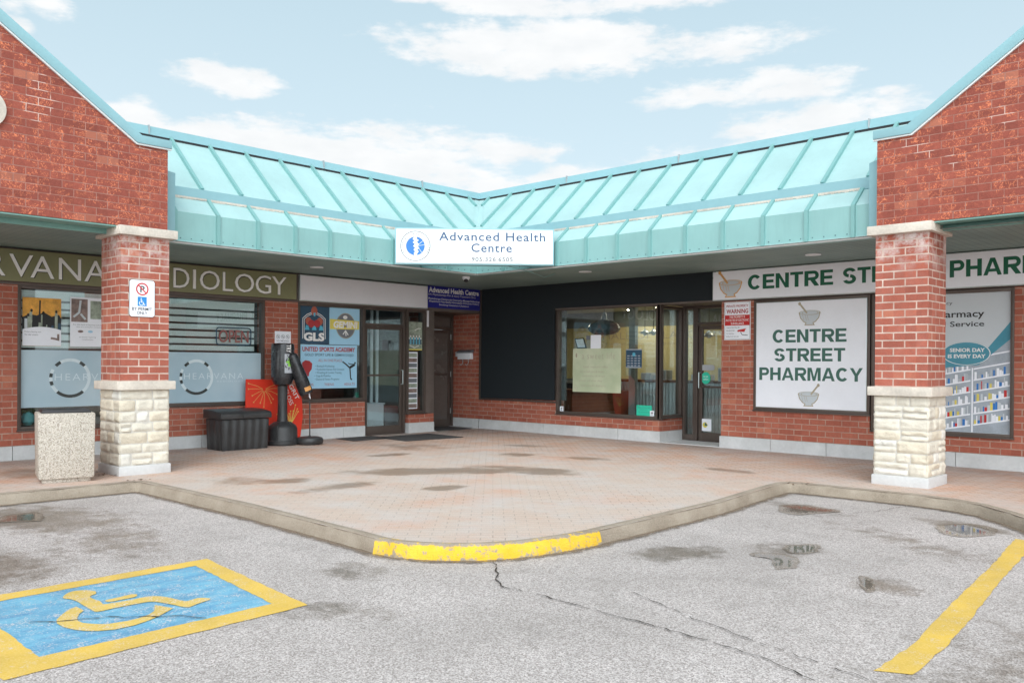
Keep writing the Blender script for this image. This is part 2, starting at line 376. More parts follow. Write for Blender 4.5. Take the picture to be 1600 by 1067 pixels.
M['pyel2'] = mat_paint('faded_yellow_road_paint', (0.74, 0.50, 0.07), 0.54, 0.66)
M['pblue'] = mat_paint('blue_road_paint', (0.055, 0.30, 0.52), 0.55, 0.67, mottle=(0.16, 0.50, 0.66))

def mat_paver():
    m, t, b, pos, _ = newmat('brick_pavers')
    x, y, z = t.sep(pos)
    c45 = 0.70711
    vx = t.math('MULTIPLY', t.math('ADD', x, y), c45); vy = t.math('MULTIPLY', t.math('SUBTRACT', y, x), c45)
    bt = t.node('ShaderNodeTexBrick'); bt.offset = 0.5
    t.l.new(t.comb(vx, vy, 0.0), bt.inputs['Vector'])
    for k, q in (('Scale', 1.0), ('Brick Width', 0.20), ('Row Height', 0.10), ('Mortar Size', 0.0065), ('Mortar Smooth', 0.4), ('Bias', 0.0)): bt.inputs[k].default_value = q
    bt.inputs['Color1'].default_value = (0.44, 0.22, 0.15, 1); bt.inputs['Color2'].default_value = (0.52, 0.35, 0.27, 1); bt.inputs['Mortar'].default_value = (0.25, 0.18, 0.15, 1)
    # worn pale in the open plaza, redder and wetter towards the walls
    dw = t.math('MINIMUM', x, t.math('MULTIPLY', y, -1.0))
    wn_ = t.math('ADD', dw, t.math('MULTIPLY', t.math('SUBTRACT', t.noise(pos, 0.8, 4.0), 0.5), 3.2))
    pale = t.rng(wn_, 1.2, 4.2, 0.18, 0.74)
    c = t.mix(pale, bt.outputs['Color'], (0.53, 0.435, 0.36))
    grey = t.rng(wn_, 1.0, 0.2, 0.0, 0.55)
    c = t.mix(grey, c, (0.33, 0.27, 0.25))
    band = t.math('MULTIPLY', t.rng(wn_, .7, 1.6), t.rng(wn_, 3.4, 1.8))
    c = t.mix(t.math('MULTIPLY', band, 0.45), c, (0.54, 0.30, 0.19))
    red = t.rng(t.noise(pos, 1.1, 4.0, 0.6), 0.50, 0.70, 0.0, 0.55)
    c = t.mix(red, c, (0.58, 0.27, 0.155))
    stone = t.rng(t.noise(pos, 1.7, 5.0, 0.65), 0.42, 0.66, 0.0, 0.60)
    c = t.mix(stone, c, (0.50, 0.47, 0.45))
    sp = t.noise(pos, 150.0, 2.0, 0.75)
    c = t.mix(t.rng(sp, 0.52, 0.72, 0.0, 0.75), c, (0.84, 0.77, 0.71))
    c = t.mix(t.rng(sp, 0.47, 0.28, 0.0, 0.6), c, (0.24, 0.18, 0.145))
    wet = None
    for (cx, cy, rx, ry, rot, k) in ((5.0, -5.6, 1.5, 0.42, 0.95, 1.25), (5.7, -4.7, 1.0, 0.42, 0.4, 1.1), (3.0, -4.8, 0.22, 0.50, 0, 1.1), (6.2, -6.55, 0.20, 0.34, 0, 1.3), (5.3, -7.3, 0.25, 0.7, 0.1, .95), (4.3, -3.35, 0.35, 0.3, 0, 1.1), (5.4, -3.0, 0.5, 0.25, 0, .9),
                                     (7.6, -2.75, .45, .2, 0, .9), (4.5, -7.5, .25, .4, 0, .8), (1.6, -9.3, 0.6, .7, 0, .8), (2.2, -3.6, 0.9, 0.9, 0, .45), (4.0, -7.9, .5, .4, .4, .55), (3.4, -2.2, .6, .3, .4, .6)):
        m_ = t.math('MULTIPLY', ell(t, x, y, cx, cy, rx, ry, rot), k)
        wet = m_ if wet is None else t.math('MAXIMUM', wet, m_)
    wet = t.rng(t.math('ADD', wet, t.math('MULTIPLY', t.math('SUBTRACT', t.noise(pos, 2.2, 6.0, 0.65), 0.5), 2.8)), 0.10, 0.75)
    cw = t.mix(1.0, c, (0.60, 0.54, 0.48), 'MULTIPLY')
    c = t.mix(t.math('MULTIPLY', wet, 0.9), c, cw)
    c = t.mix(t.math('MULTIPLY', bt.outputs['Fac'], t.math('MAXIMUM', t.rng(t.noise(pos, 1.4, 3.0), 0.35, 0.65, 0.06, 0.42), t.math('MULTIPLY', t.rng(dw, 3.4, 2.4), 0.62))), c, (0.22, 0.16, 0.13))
    t.l.new(c, b.inputs['Base Color'])
    t.l.new(t.rng(wet, 0, 1, 0.85, 0.40), b.inputs['Roughness'])
    bump(t, b, t.math('ADD', t.math('MULTIPLY', bt.outputs['Fac'], -0.8), t.math('MULTIPLY', sp, 0.5)), 0.3, 0.004)
    return m
M['paver'] = mat_paver()
def mat_kerb(name, yellow):
    m, t, b, pos, _ = newmat(name)
    sp = t.noise(pos, 90.0, 3.0, 0.7)
    c = t.mix(t.rng(t.noise(pos, 2.5, 5.0, 0.65), 0.3, 0.7), (0.20, 0.155, 0.11), (0.36, 0.30, 0.235))
    c = t.mix(t.rng(sp, 0.35, 0.7, 0, 0.45), c, (0.50, 0.43, 0.35))
    if yellow:
        x, y, z = t.sep(pos)
        n = t.math('ADD', t.math('MULTIPLY', t.noise(pos, 14.0, 6.0, 0.75), 0.8), t.math('MULTIPLY', sp, 0.2))
        low = t.rng(z, -0.125, -0.085, 0.10, 0.0)
        top = t.rng(z, -0.012, -0.001, 0.0, 0.13)
        wear = t.rng(t.math('ADD', t.math('ADD', n, low), top), 0.52, 0.60)
        c = t.mix(wear, t.mix(t.rng(t.noise(pos, 5.0, 3.0), 0.3, 0.7), (0.70, 0.42, 0.02), (0.80, 0.52, 0.05)), c)
    t.l.new(c, b.inputs['Base Color']); b.inputs['Roughness'].default_value = 0.85
    bump(t, b, t.math('ADD', sp, t.noise(pos, 14.0, 5.0, 0.7)), 0.6, 0.02); return m
M['kerb'] = mat_kerb('kerb_concrete', False); M['kerby'] = mat_kerb('worn_yellow_kerb', True)
def mat_puddle():
    """a film of water with the taller stones of the asphalt standing out of it"""
    m, t, b, pos, out = newmat('shallow_water')
    c, v, wet = asphalt_nodes(t, pos)
    b.inputs['Base Color'].default_value = (0.16, 0.135, 0.11, 1); b.inputs['Roughness'].default_value = 0.03
    b.inputs['Specular IOR Level'].default_value = 0.9
    b2 = t.node('ShaderNodeBsdfPrincipled'); b2.inputs['Roughness'].default_value = .6
    t.l.new(t.mix(1.0, c, (0.72, 0.68, 0.62), 'MULTIPLY'), b2.inputs['Base Color'])
    e = t.node('ShaderNodeAttribute', attribute_name='edge').outputs['Fac']
    f = t.math('ADD', t.math('MULTIPLY', v, 0.55), t.math('ADD', t.math('MULTIPLY', t.noise(pos, 14.0, 4.0, .7), 0.45), t.math('MULTIPLY', e, 0.42)))
    mx = t.node('ShaderNodeMixShader'); t.l.new(t.rng(f, 0.60, 0.72), mx.inputs[0]); t.l.new(b.outputs[0], mx.inputs[1]); t.l.new(b2.outputs[0], mx.inputs[2])
    t.l.new(mx.outputs[0], out.inputs[0]); return m
M['water'] = mat_puddle()
def mat_agg():
    m, t, b, pos, _ = newmat('exposed_aggregate')
    vo = t.node('ShaderNodeTexVoronoi'); t.l.new(pos, vo.inputs['Vector']); vo.inputs['Scale'].default_value = 105.0
    cs = t.sep(vo.outputs['Color'])
    r = t.node('ShaderNodeValToRGB'); t.l.new(cs[0], r.inputs[0]); e = r.color_ramp.elements
    e[0].color = (0.17, 0.13, 0.10, 1); e[1].color = (0.64, 0.58, 0.51, 1); q = e.new(0.35); q.color = (0.43, 0.375, 0.31, 1); q = e.new(0.7); q.color = (0.54, 0.49, 0.425, 1)
    t.l.new(t.mix(t.rng(vo.outputs['Distance'], 0.35, 0.6, 0, .5), r.outputs[0], (0.44, 0.40, 0.345)), b.inputs['Base Color'])
    b.inputs['Roughness'].default_value = 0.85
    bump(t, b, t.math('SUBTRACT', 1.0, vo.outputs['Distance']), 0.6, 0.006); return m
M['agg'] = mat_agg()

# ------------------------------------------------------------------ mesh helpers
ID = lambda a, b, c: Vector((a, b, c))
FL = lambda s, z, d: Vector((d, s, z))          # left wing wall: s = y, d = out of the wall (+x)
FR = lambda s, z, d: Vector((s, -d, z))         # right wing wall: s = x, d = out of the wall (-y)
def frame(ox, oy, ang, oz=0.0):                 # a free frame: s to the right, d towards the viewer, turned by ang
    c, s_ = math.cos(ang), math.sin(ang)
    return lambda s, z, d: Vector((ox + c * s + s_ * d, oy + s_ * s - c * d, oz + z))
class MB:
    def __init__(s): s.v = []; s.f = []; s.m = []
    def add(s, vs, fs, mi=0):
        o = len(s.v); s.v += [Vector(v) for v in vs]
        for f in fs: s.f.append([o + i for i in f]); s.m.append(mi)
        return s
    def box(s, F, a0, a1, b0, b1, c0, c1, mi=0):
        P = [F(a, b, c) for a in (a0, a1) for b in (b0, b1) for c in (c0, c1)]
        return s.add(P, [(0, 1, 3, 2), (4, 6, 7, 5), (0, 4, 5, 1), (2, 3, 7, 6), (0, 2, 6, 4), (1, 5, 7, 3)], mi)
    def poly(s, F, pts, d, mi=0):
        return s.add([F(a, b, d) for a, b in pts], [list(range(len(pts)))], mi)
    def ext(s, F, pts, d0, d1, mi=0):
        n = len(pts)
        return s.add([F(a, b, d0) for a, b in pts] + [F(a, b, d1) for a, b in pts],
                     [list(range(n))[::-1], list(range(n, 2 * n))] + [(i, (i + 1) % n, n + (i + 1) % n, n + i) for i in range(n)], mi)
    def ring(s, F, cx, cz, r0, r1, a0=0, a1=360, d=0, d2=None, seg=40, mi=0, ky=1.0):
        n = max(3, int(seg * abs(a1 - a0) / 360)); vs = []
        for i in range(n + 1):
            a = R(a0 + (a1 - a0) * i / n)
            for r in (r0, r1): vs.append(F(cx + r * math.cos(a), cz + ky * r * math.sin(a), d))
        return s.add(vs, [(2 * i, 2 * i + 1, 2 * i + 3, 2 * i + 2) for i in range(n)], mi)
    def disc(s, F, cx, cz, rx, rz, d, d2=None, seg=32, mi=0):
        p = [(cx + rx * math.cos(2 * math.pi * i / seg), cz + rz * math.sin(2 * math.pi * i / seg)) for i in range(seg)]
        return s.poly(F, p, d, mi) if d2 is None else s.ext(F, p, d, d2, mi)
    def stroke(s, F, pts, wd, d, d2=None, mi=0):
        """a flat polyline of constant width with mitred joins"""
        n = len(pts); L = []; Rr = []
        for i, (x_, z_) in enumerate(pts):
            a = Vector(pts[i - 1]) if i else None; c = Vector(pts[i + 1]) if i < n - 1 else None; p = Vector((x_, z_))
            t1 = (p - a).normalized() if a is not None else None; t2 = (c - p).normalized() if c is not None else None
            t_ = t1 if t2 is None else (t2 if t1 is None else (t1 + t2).normalized())
            k = 1.0 if (t1 is None or t2 is None) else 1 / max(0.5, t_.dot(t1))
            nn = Vector((-t_.y, t_.x)) * wd / 2 * k
            L.append(p + nn); Rr.append(p - nn)
        for i in range(n - 1):
            q = [L[i], L[i + 1], Rr[i + 1], Rr[i]]
            if d2 is None: s.poly(F, [tuple(v) for v in q], d, mi)
            else: s.ext(F, [tuple(v) for v in q], d, d2, mi)
        return s
    def tube(s, pts, r, seg=8, mi=0, caps=True):
        pts = [Vector(p) for p in pts]; n = len(pts); rr = r if isinstance(r, (list, tuple)) else [r] * n
        o = []; up = Vector((0, 0, 1))
        for i in range(n):
            t_ = (pts[min(i + 1, n - 1)] - pts[max(i - 1, 0)]).normalized()
            a = t_.cross(up if abs(t_.z) < 0.95 else Vector((1, 0, 0))).normalized(); b_ = t_.cross(a)
            o += [pts[i] + (a * math.cos(2 * math.pi * k / seg) + b_ * math.sin(2 * math.pi * k / seg)) * rr[i] for k in range(seg)]
        fs = [(i * seg + k, i * seg + (k + 1) % seg, (i + 1) * seg + (k + 1) % seg, (i + 1) * seg + k) for i in range(n - 1) for k in range(seg)]
        if caps: fs += [list(range(seg))[::-1], list(range((n - 1) * seg, n * seg))]
        return s.add(o, fs, mi)
    def lathe(s, c, prof, seg=24, mi=0, axis=None):
        c = Vector(c); ax = Vector(axis).normalized() if axis else Vector((0, 0, 1))
        a = ax.orthogonal().normalized(); b_ = ax.cross(a); o = []
        for r, h in prof:
            o += [c + ax * h + (a * math.cos(2 * math.pi * k / seg) + b_ * math.sin(2 * math.pi * k / seg)) * r for k in range(seg)]
        n = len(prof)
        fs = [(i * seg + k, i * seg + (k + 1) % seg, (i + 1) * seg + (k + 1) % seg, (i + 1) * seg + k) for i in range(n - 1) for k in range(seg)]
        fs += [list(range(seg))[::-1], list(range((n - 1) * seg, n * seg))]
        return s.add(o, fs, mi)

_tc = {}
def text_data(body, bold, spacing=1.0):
    key = (body, bold, spacing)
    if key in _tc: return _tc[key]
    cu = bpy.data.curves.new('t', 'FONT'); cu.body = body; cu.offset = bold; cu.resolution_u = 3; cu.space_character = spacing; cu.fill_mode = 'BOTH'
    o = bpy.data.objects.new('t', cu); COL.objects.link(o)
    dg = bpy.context.evaluated_depsgraph_get(); dg.update()
    me = bpy.data.meshes.new_from_object(o.evaluated_get(dg))
    vs = [v.co.copy() for v in me.vertices]; fs = [list(p.vertices) for p in me.polygons]
    bpy.data.objects.remove(o); bpy.data.curves.remove(cu); bpy.data.meshes.remove(me)
    xs = [v.x for v in vs]; ys = [v.y for v in vs]
    _tc[key] = (vs, fs, min(xs), max(xs), min(ys), max(ys)); return _tc[key]
def text(mb, body, F, s0, s1, z0, z1, d, bold=0.0, mi=0, raise_=0.0, sp=1.0, rot=0.0, slant=0.0):
    vs, fs, x0, x1, y0, y1 = text_data(body, bold, sp)
    def mp(v, dd):
        a = (v.x - x0) / (x1 - x0) * (s1 - s0); b_ = (v.y - y0) / (y1 - y0) * (z1 - z0)
        a += slant * b_
        if rot:
            c, s_ = math.cos(rot), math.sin(rot); a, b_ = a * c - b_ * s_, a * s_ + b_ * c
        return F(s0 + a, z0 + b_, dd)
    mb.add([mp(v, d + raise_) for v in vs], fs, mi)
    if raise_:      # side skirt so that the letters are solid
        cnt = {}
        for f in fs:
            for i in range(len(f)):
                a, b_ = f[i], f[(i + 1) % len(f)]; k = (min(a, b_), max(a, b_)); cnt[k] = cnt.get(k, 0) + 1
        E_ = [k for k, c in cnt.items() if c == 1]
        for a, b_ in E_:
            mb.add([mp(vs[a], d), mp(vs[b_], d), mp(vs[b_], d + raise_), mp(vs[a], d + raise_)], [(0, 1, 2, 3)], mi)
    return mb

def earc(mb, F, cx, cz, ro, so, ri, si, a0, a1, d, seg=24):
    vs = []
    for i in range(seg + 1):
        a = R(a0 + (a1 - a0) * i / seg); vs += [F(cx + ro * math.cos(a), cz + so * math.sin(a), d), F(cx + ri * math.cos(a), cz + si * math.sin(a), d)]
    mb.add(vs, [(2 * i, 2 * i + 1, 2 * i + 3, 2 * i + 2) for i in range(seg)])
BW = dict(C=.95, E=.80, N=.88, T=.84, R=.92, S=.86, P=.84, H=.88, A=1.0, M=1.04, Y=.96, U=.88)
def block(mb, body, F, s0, s1, z0, z1, d, t=.25):
    """heavy sans-serif capitals drawn from scratch"""
    gap = .085; W_ = sum(BW[c] for c in body) + gap * (len(body) - 1); sx = (s1 - s0) / W_; sz = z1 - z0; x = 0.0
    for n, c in enumerate(body):
        w_ = BW[c]; G = lambda a, b_, dd, x=x: F(s0 + (x + a) * sx, z0 + b_ * sz, dd); h = .19
        if c == 'E': mb.poly(G, [(0, 0), (w_, 0), (w_, h), (t, h), (t, .41), (w_ * .92, .41), (w_ * .92, .60), (t, .60), (t, 1 - h), (w_ * .98, 1 - h), (w_ * .98, 1), (0, 1)], d)
        elif c == 'T': mb.poly(G, [(w_ / 2 - t / 2, 0), (w_ / 2 + t / 2, 0), (w_ / 2 + t / 2, 1 - h), (w_, 1 - h), (w_, 1), (0, 1), (0, 1 - h), (w_ / 2 - t / 2, 1 - h)], d)
        elif c == 'H': mb.poly(G, [(0, 0), (t, 0), (t, .41), (w_ - t, .41), (w_ - t, 0), (w_, 0), (w_, 1), (w_ - t, 1), (w_ - t, .61), (t, .61), (t, 1), (0, 1)], d)
        elif c == 'N': mb.poly(G, [(0, 0), (t, 0), (t, .66), (w_ - t, 0), (w_, 0), (w_, 1), (w_ - t, 1), (w_ - t, .34), (t, 1), (0, 1)], d)
        elif c == 'M': mb.poly(G, [(0, 0), (t * .92, 0), (t * .92, .74), (w_ / 2 - .10, 0), (w_ / 2 + .10, 0), (w_ - t * .92, .74), (w_ - t * .92, 0), (w_, 0), (w_, 1), (w_ - .32, 1), (w_ / 2, .30), (.32, 1), (0, 1)], d)
        elif c == 'Y': mb.poly(G, [(w_ / 2 - t / 2, 0), (w_ / 2 + t / 2, 0), (w_ / 2 + t / 2, .42), (w_, 1), (w_ - .25, 1), (w_ / 2, .60), (.25, 1), (0, 1), (w_ / 2 - t / 2, .42)], d)
        elif c == 'A':
            mb.poly(G, [(0, 0), (.225, 0), (w_ / 2, .78), (w_ / 2, 1), (w_ / 2 - .13, 1)], d); mb.poly(G, [(w_, 0), (w_ - .225, 0), (w_ / 2, .78), (w_ / 2, 1), (w_ / 2 + .13, 1)], d)
            mb.poly(G, [(.25, .20), (w_ - .25, .20), (w_ - .30, .37), (.30, .37)], d + .0003)
        elif c == 'C': earc(mb, G, w_ / 2, .5, w_ / 2, .515, w_ / 2 - .255, .515 - .205, 40, 320, d, 34)
        elif c == 'S':
            earc(mb, G, w_ / 2, .71, w_ / 2 - .01, .305, w_ / 2 - .25, .11, 18, 262, d, 26); earc(mb, G, w_ / 2, .29, w_ / 2, .305, w_ / 2 - .25, .11, 82, -162, d + .0003, 26)
        else:
            mb.poly(G, [(0, 0), (t, 0), (t, 1), (0, 1)], d)
            mb.poly(G, [(t, 1), (w_ - .32, 1), (w_ - .32, .80), (t, .80)], d); mb.poly(G, [(t, .56), (w_ - .32, .58), (w_ - .32, .38), (t, .38)], d)
            earc(mb, G, w_ - .32, .69,   .31, .31, .09, .11, -90, 90, d, 16)
            if c == 'R': mb.poly(G, [(w_ - .56, .40), (w_ - .28, .46), (w_ + .02, 0), (w_ - .28, 0)], d + .0003)
        x += w_ + gap
    return mb

WL = {}
def link(name, mb, mats, parent=None, bev=0.0, recalc=True, smooth=35, loc=None):
    me = bpy.data.meshes.new(name)
    if parent is not None: org = WL[parent.name]
    else:
        if loc is None:
            xs = [v.x for v in mb.v]; ys = [v.y for v in mb.v]; zs = [v.z for v in mb.v]
            org = Vector(((min(xs) + max(xs)) / 2, (min(ys) + max(ys)) / 2, min(zs)))
        else: org = Vector(loc)
    bm = bmesh.new()
    bv = [bm.verts.new(v - org) for v in mb.v]
    for f, mi in zip(mb.f, mb.m):
        try:
            fc = bm.faces.new([bv[i] for i in f]); fc.material_index = mi
        except ValueError: pass
    if recalc: bmesh.ops.recalc_face_normals(bm, faces=bm.faces)
    if bev:
        es = [e for e in bm.edges if len(e.link_faces) == 2 and e.calc_face_angle(0) > 0.6]
        bmesh.ops.bevel(bm, geom=es, offset=bev, segments=2, affect='EDGES', profile=0.6, clamp_overlap=True)
    bm.to_mesh(me); bm.free()
    for m_ in (mats if isinstance(mats, (list, tuple)) else [mats]): me.materials.append(M[m_] if isinstance(m_, str) else m_)
    if smooth:
        for p in me.polygons: p.use_smooth = True
        me.set_sharp_from_angle(angle=R(smooth))
    o = bpy.data.objects.new(name, me); COL.objects.link(o)
    if parent is not None: o.parent = parent; WL[o.name] = org
    else: o.location = org; WL[o.name] = org
    return o
def tag(o, label, cat, group=None):
    o['label'] = label; o['category'] = cat
    if group: o['group'] = group
    return o
def thing(name, mb, mats, label, cat, group=None, **kw): return tag(link(name, mb, mats, None, **kw), label, cat, group)
def root(name, loc, label, cat, group=None):
    o = bpy.data.objects.new(name, None); COL.objects.link(o); o.location = loc; o.empty_display_size = 0.2
    WL[o.name] = Vector(loc); return tag(o, label, cat, group)
def part(name, mb, mats, parent, label=None, **kw):
    o = link(name, mb, mats, parent, **kw)
    if label: o['label'] = label
    return o
def struct(name, mb, mats, kind='structure', **kw):
    o = link(name, mb, mats, None, **kw); o['kind'] = kind; return o

# ------------------------------------------------------------------ ground
GZ = -0.12
mb = MB(); N = 400.0
mb.add([(-N, -N, GZ), (N, -N, GZ), (N, N, GZ), (-N, N, GZ)], [(0, 1, 2, 3)])
struct('parking_lot', mb, 'asphalt', smooth=0)

def arc(cx, cy, r, a0, a1, n): return [(cx + r * math.cos(R(a0 + (a1 - a0) * i / n)), cy + r * math.sin(R(a0 + (a1 - a0) * i / n))) for i in range(n + 1)]
path = [(3.32, -40.0), (3.32, -12.0), (3.33, -9.4), (3.34, -8.88)] + arc(3.46, -8.88, 0.12, 180, 90, 4)[1:] + [(5.7, -8.73), (7.68, -8.80)]
p_y0 = len(path) - 1
ya = [(7.94, -8.82), (8.15, -8.79), (8.34, -8.71), (8.52, -8.58), (8.67, -8.42), (8.79, -8.22), (8.87, -8.00), (8.92, -7.75), (8.95, -7.50), (8.96, -7.28)]
path += ya; p_y1 = len(path) - 1
path += [(8.94, -6.4), (8.90, -5.2), (8.74, -3.9), (8.70, -3.42)] + arc(8.84, -3.40, 0.14, 180, 90, 4)[1:] + [(9.6, -3.24), (10.1, -3.22), (10.5, -3.28), (10.85, -3.44), (11.2, -3.78), (11.6, -4.25), (12.2, -5.0), (14.0, -6.0), (40.0, -6.0)]
mb = MB(); inner = path[:]
mb.poly(ID, inner + [(40, 0.6), (-1.2, 0.6), (-1.2, -40)], 0.0)
bmv = struct('pavement', mb, 'paver', smooth=0)
# kerb: swept profile (distance outwards, z)
def sweep(pts, prof, i0, i1, sub=0.12):
    P = []
    for i in range(i0, i1):
        a = Vector(pts[i]); b_ = Vector(pts[i + 1]); n = max(1, min(60, int((b_ - a).length / sub)))
        P += [a.lerp(b_, k / n) for k in range(n)]
    P.append(Vector(pts[i1])); mb = MB(); vs = []; rs = random.Random(3)
    for i, p in enumerate(P):
        t_ = (P[min(i + 1, len(P) - 1)] - P[max(i - 1, 0)]).normalized(); nn = Vector((t_.y, -t_.x))
        for k, (o, z) in enumerate(prof):
            j = mnoise.noise(Vector((p.x * 6, p.y * 6, k * 1.7))) * 0.018 if k in (1, 2, 3) else 0
            vs.append((p.x + nn.x * (o + j), p.y + nn.y * (o + j), z + (j * 0.5 if k == 2 else 0)))
    m = len(prof)
    mb.add(vs, [(i * m + k, i * m + k + 1, (i + 1) * m + k + 1, (i + 1) * m + k) for i in range(len(P) - 1) for k in range(m - 1)])
    return mb
KP = [(0.045, GZ - 0.05), (0.030, GZ + 0.03), (0.012, -0.022), (-0.015, 0.004), (-0.05, 0.007), (-0.085, 0.004), (-0.09, -0.02)]
KY = [(0.060, GZ - 0.05), (0.045, GZ + 0.03), (0.024, -0.020), (-0.010, 0.010), (-0.04, 0.010), (-0.07, 0.006), (-0.08, -0.02)]
# outward side: left-hand normal check — the path runs with the pavement on its left
struct('kerb', sweep(path, KP, 0, p_y0 + 1, 0.10), 'kerb', smooth=50)
struct('kerb', sweep(path, KY, p_y0 + 1, p_y1, 0.05), 'kerby', smooth=50)
struct('kerb', sweep(path, KP, p_y1, len(path) - 1, 0.10), 'kerb', smooth=50)

def gritmat():
    m = bpy.data.materials.new('kerb_foot_grit'); m.use_nodes = True; t = NT(m.node_tree)
    b = t.node('ShaderNodeBsdfPrincipled'); b.inputs['Roughness'].default_value = .95; pos = t.node('ShaderNodeNewGeometry').outputs['Position']
    t.l.new(t.mix(t.rng(t.noise(pos, 120., 2.), .4, .65), (0.12, 0.085, 0.055), (0.34, 0.26, 0.19)), b.inputs['Base Color'])
    tr = t.node('ShaderNodeBsdfTransparent'); mx = t.node('ShaderNodeMixShader')
    uvx = t.node('ShaderNodeAttribute', attribute_name='edge').outputs['Fac']
    f = t.math('ADD', t.math('MULTIPLY', t.noise(pos, 9., 6., .75), 1.3), t.math('MULTIPLY', t.noise(pos, 130., 1.), .5))
    t.l.new(t.rng(t.math('SUBTRACT', f, uvx), .55, .80, 0, .8), mx.inputs[0]); t.l.new(tr.outputs[0], mx.inputs[1]); t.l.new(b.outputs[0], mx.inputs[2])
    t.l.new(mx.outputs[0], t.node('ShaderNodeOutputMaterial').inputs[0]); return m
M['grit'] = gritmat()
gm_ = sweep(path, [(0.03, GZ + .0115), (0.06, GZ + .0115), (0.10, GZ + .0115), (0.15, GZ + .0115), (0.21, GZ + .0115)], 1, len(path) - 2, 0.08)
go = struct('kerb_grit', gm_, 'grit', kind='stuff', smooth=0, recalc=False)
at = go.data.attributes.new('edge', 'FLOAT', 'POINT')
for i in range(len(go.data.vertices)): at.data[i].value = (0.0, .08, .25, .5, .9)[i % 5]

# painted markings, each its own thin sheet
def jag(pts, amp=0.008, step=0.05, seed=1):
    rs = random.Random(seed); out = []
    for i in range(len(pts)):
        a = Vector(pts[i]); b_ = Vector(pts[(i + 1) % len(pts)]); n = max(1, int((b_ - a).length / step))
        nn = Vector((-(b_ - a).y, (b_ - a).x)).normalized()
        for k in range(n):
            q = a.lerp(b_, k / n) + (nn * rs.uniform(-amp, amp) if k else Vector((0, 0)))
            out.append((q.x, q.y))
    return out
OUT = [(7.165, -9.86), (8.815, -10.03), (8.90, -11.76), (7.215, -11.72)]
INN = [(7.33, -10.03), (8.63, -10.17), (8.665, -11.53), (7.375, -11.51)]
mb = MB()
jo = [jag([OUT[i], OUT[(i + 1) % 4]], 0.006, 0.06, i)[:int((Vector(OUT[i]) - Vector(OUT[(i + 1) % 4])).length / 0.06)] for i in range(4)]
for i in range(4):
    a0, a1, b0, b1 = Vector(OUT[i]), Vector(OUT[(i + 1) % 4]), Vector(INN[i]), Vector(INN[(i + 1) % 4]); n = 26; vs = []
    for k in range(n + 1):
        e = 0 if k in (0, n) else 1
        for (p, q) in ((a0, a1), (b0, b1)):
            v = p.lerp(q, k / n); tn = (q - p).normalized(); v = v + Vector((-tn.y, tn.x)) * random.uniform(-.006, .006) * e
            vs.append((v.x, v.y, GZ + 0.004))
    mb.add(vs, [(2 * k, 2 * k + 1, 2 * k + 3, 2 * k + 2) for k in range(n)])
struct('parking_marking', mb, 'pyel', smooth=0, recalc=False)
mb = MB(); mb.poly(ID, [(x_ , y_) for x_, y_ in [(7.30, -10.0), (8.66, -10.14), (8.70, -11.56), (7.34, -11.54)]], GZ + 0.002)
struct('parking_marking', mb, 'pblue', smooth=0)
def wheelchair(mb, F, cx, cz, k, d, mi=0, wd=0.075):
    """access symbol: cx, cz = wheel centre, k = scale (wheel radius = .29 k)"""
    P = lambda a, b_: (cx + a * k, cz + b_ * k)
    mb.ring(F, cx, cz, 0.245 * k, 0.325 * k, 128, 352, d, mi=mi, seg=48)
    mb.disc(F, cx - 0.035 * k, cz + 0.66 * k, 0.075 * k, 0.075 * k, d, mi=mi, seg=20)
    mb.stroke(F, [P(-0.055, 0.57), P(0.0, 0.13)], wd * k * 1.25, d, mi=mi)
    mb.stroke(F, [P(-0.04, 0.38), P(0.20, 0.375)], wd * k * 0.85, d + 0.0006, mi=mi)
    mb.stroke(F, [P(-0.03, 0.135), P(0.27, 0.135), P(0.40, -0.20), P(0.54, -0.145)], wd * k * 1.1, d + 0.0003, mi=mi)
def smooth_loop(P, n=4):
    o = []; k = len(P)
    for i in range(k):
        p0, p1, p2, p3 = (Vector(P[(i + q) % k]) for q in (-1, 0, 1, 2))
        for j in range(n):
            t_ = j / n; v = 0.5 * ((2 * p1) + (p2 - p0) * t_ + (2 * p0 - 5 * p1 + 4 * p2 - p3) * t_ ** 2 + (3 * p1 - p0 - 3 * p2 + p3) * t_ ** 3); o.append((v.x, v.y))
    return o
mb = MB()
mb.poly(ID, smooth_loop([(7.552, -11.035), (7.479, -10.984), (7.450, -10.929), (7.475, -10.878), (7.524, -10.843), (7.571, -10.838), (7.622, -10.858), (7.637, -10.885), (7.674, -10.913), (7.742, -10.917), (7.815, -10.907), (7.870, -10.914), (7.911, -10.919), (7.920, -10.853), (7.928, -10.766), (7.924, -10.711), (7.925, -10.650), (7.971, -10.592), (8.056, -10.560), (8.164, -10.539), (8.204, -10.519), (8.193, -10.474), (8.188, -10.431), (8.237, -10.391), (8.274, -10.401), (8.294, -10.452), (8.314, -10.509), (8.343, -10.571), (8.317, -10.597), (8.232, -10.618), (8.121, -10.652), (8.055, -10.691), (8.045, -10.785), (8.042, -10.901), (8.049, -11.010), (7.979, -11.019), (7.834, -11.016), (7.723, -11.011), (7.646, -11.020), (7.599, -11.044)], 3), GZ + 0.006)
mb.poly(ID, smooth_loop([(7.822, -10.873), (7.809, -10.778), (7.796, -10.696), (7.835, -10.678), (7.879, -10.716), (7.882, -10.793), (7.880, -10.874)], 3), GZ + 0.006)
wo = [(7.841, -11.057), (7.881, -11.116), (7.970, -11.188), (8.052, -11.242), (8.129, -11.265), (8.228, -11.263), (8.322, -11.238), (8.393, -11.199), (8.440, -11.152), (8.480, -11.075), (8.478, -10.966), (8.444, -10.869), (8.395, -10.782), (8.298, -10.653)]
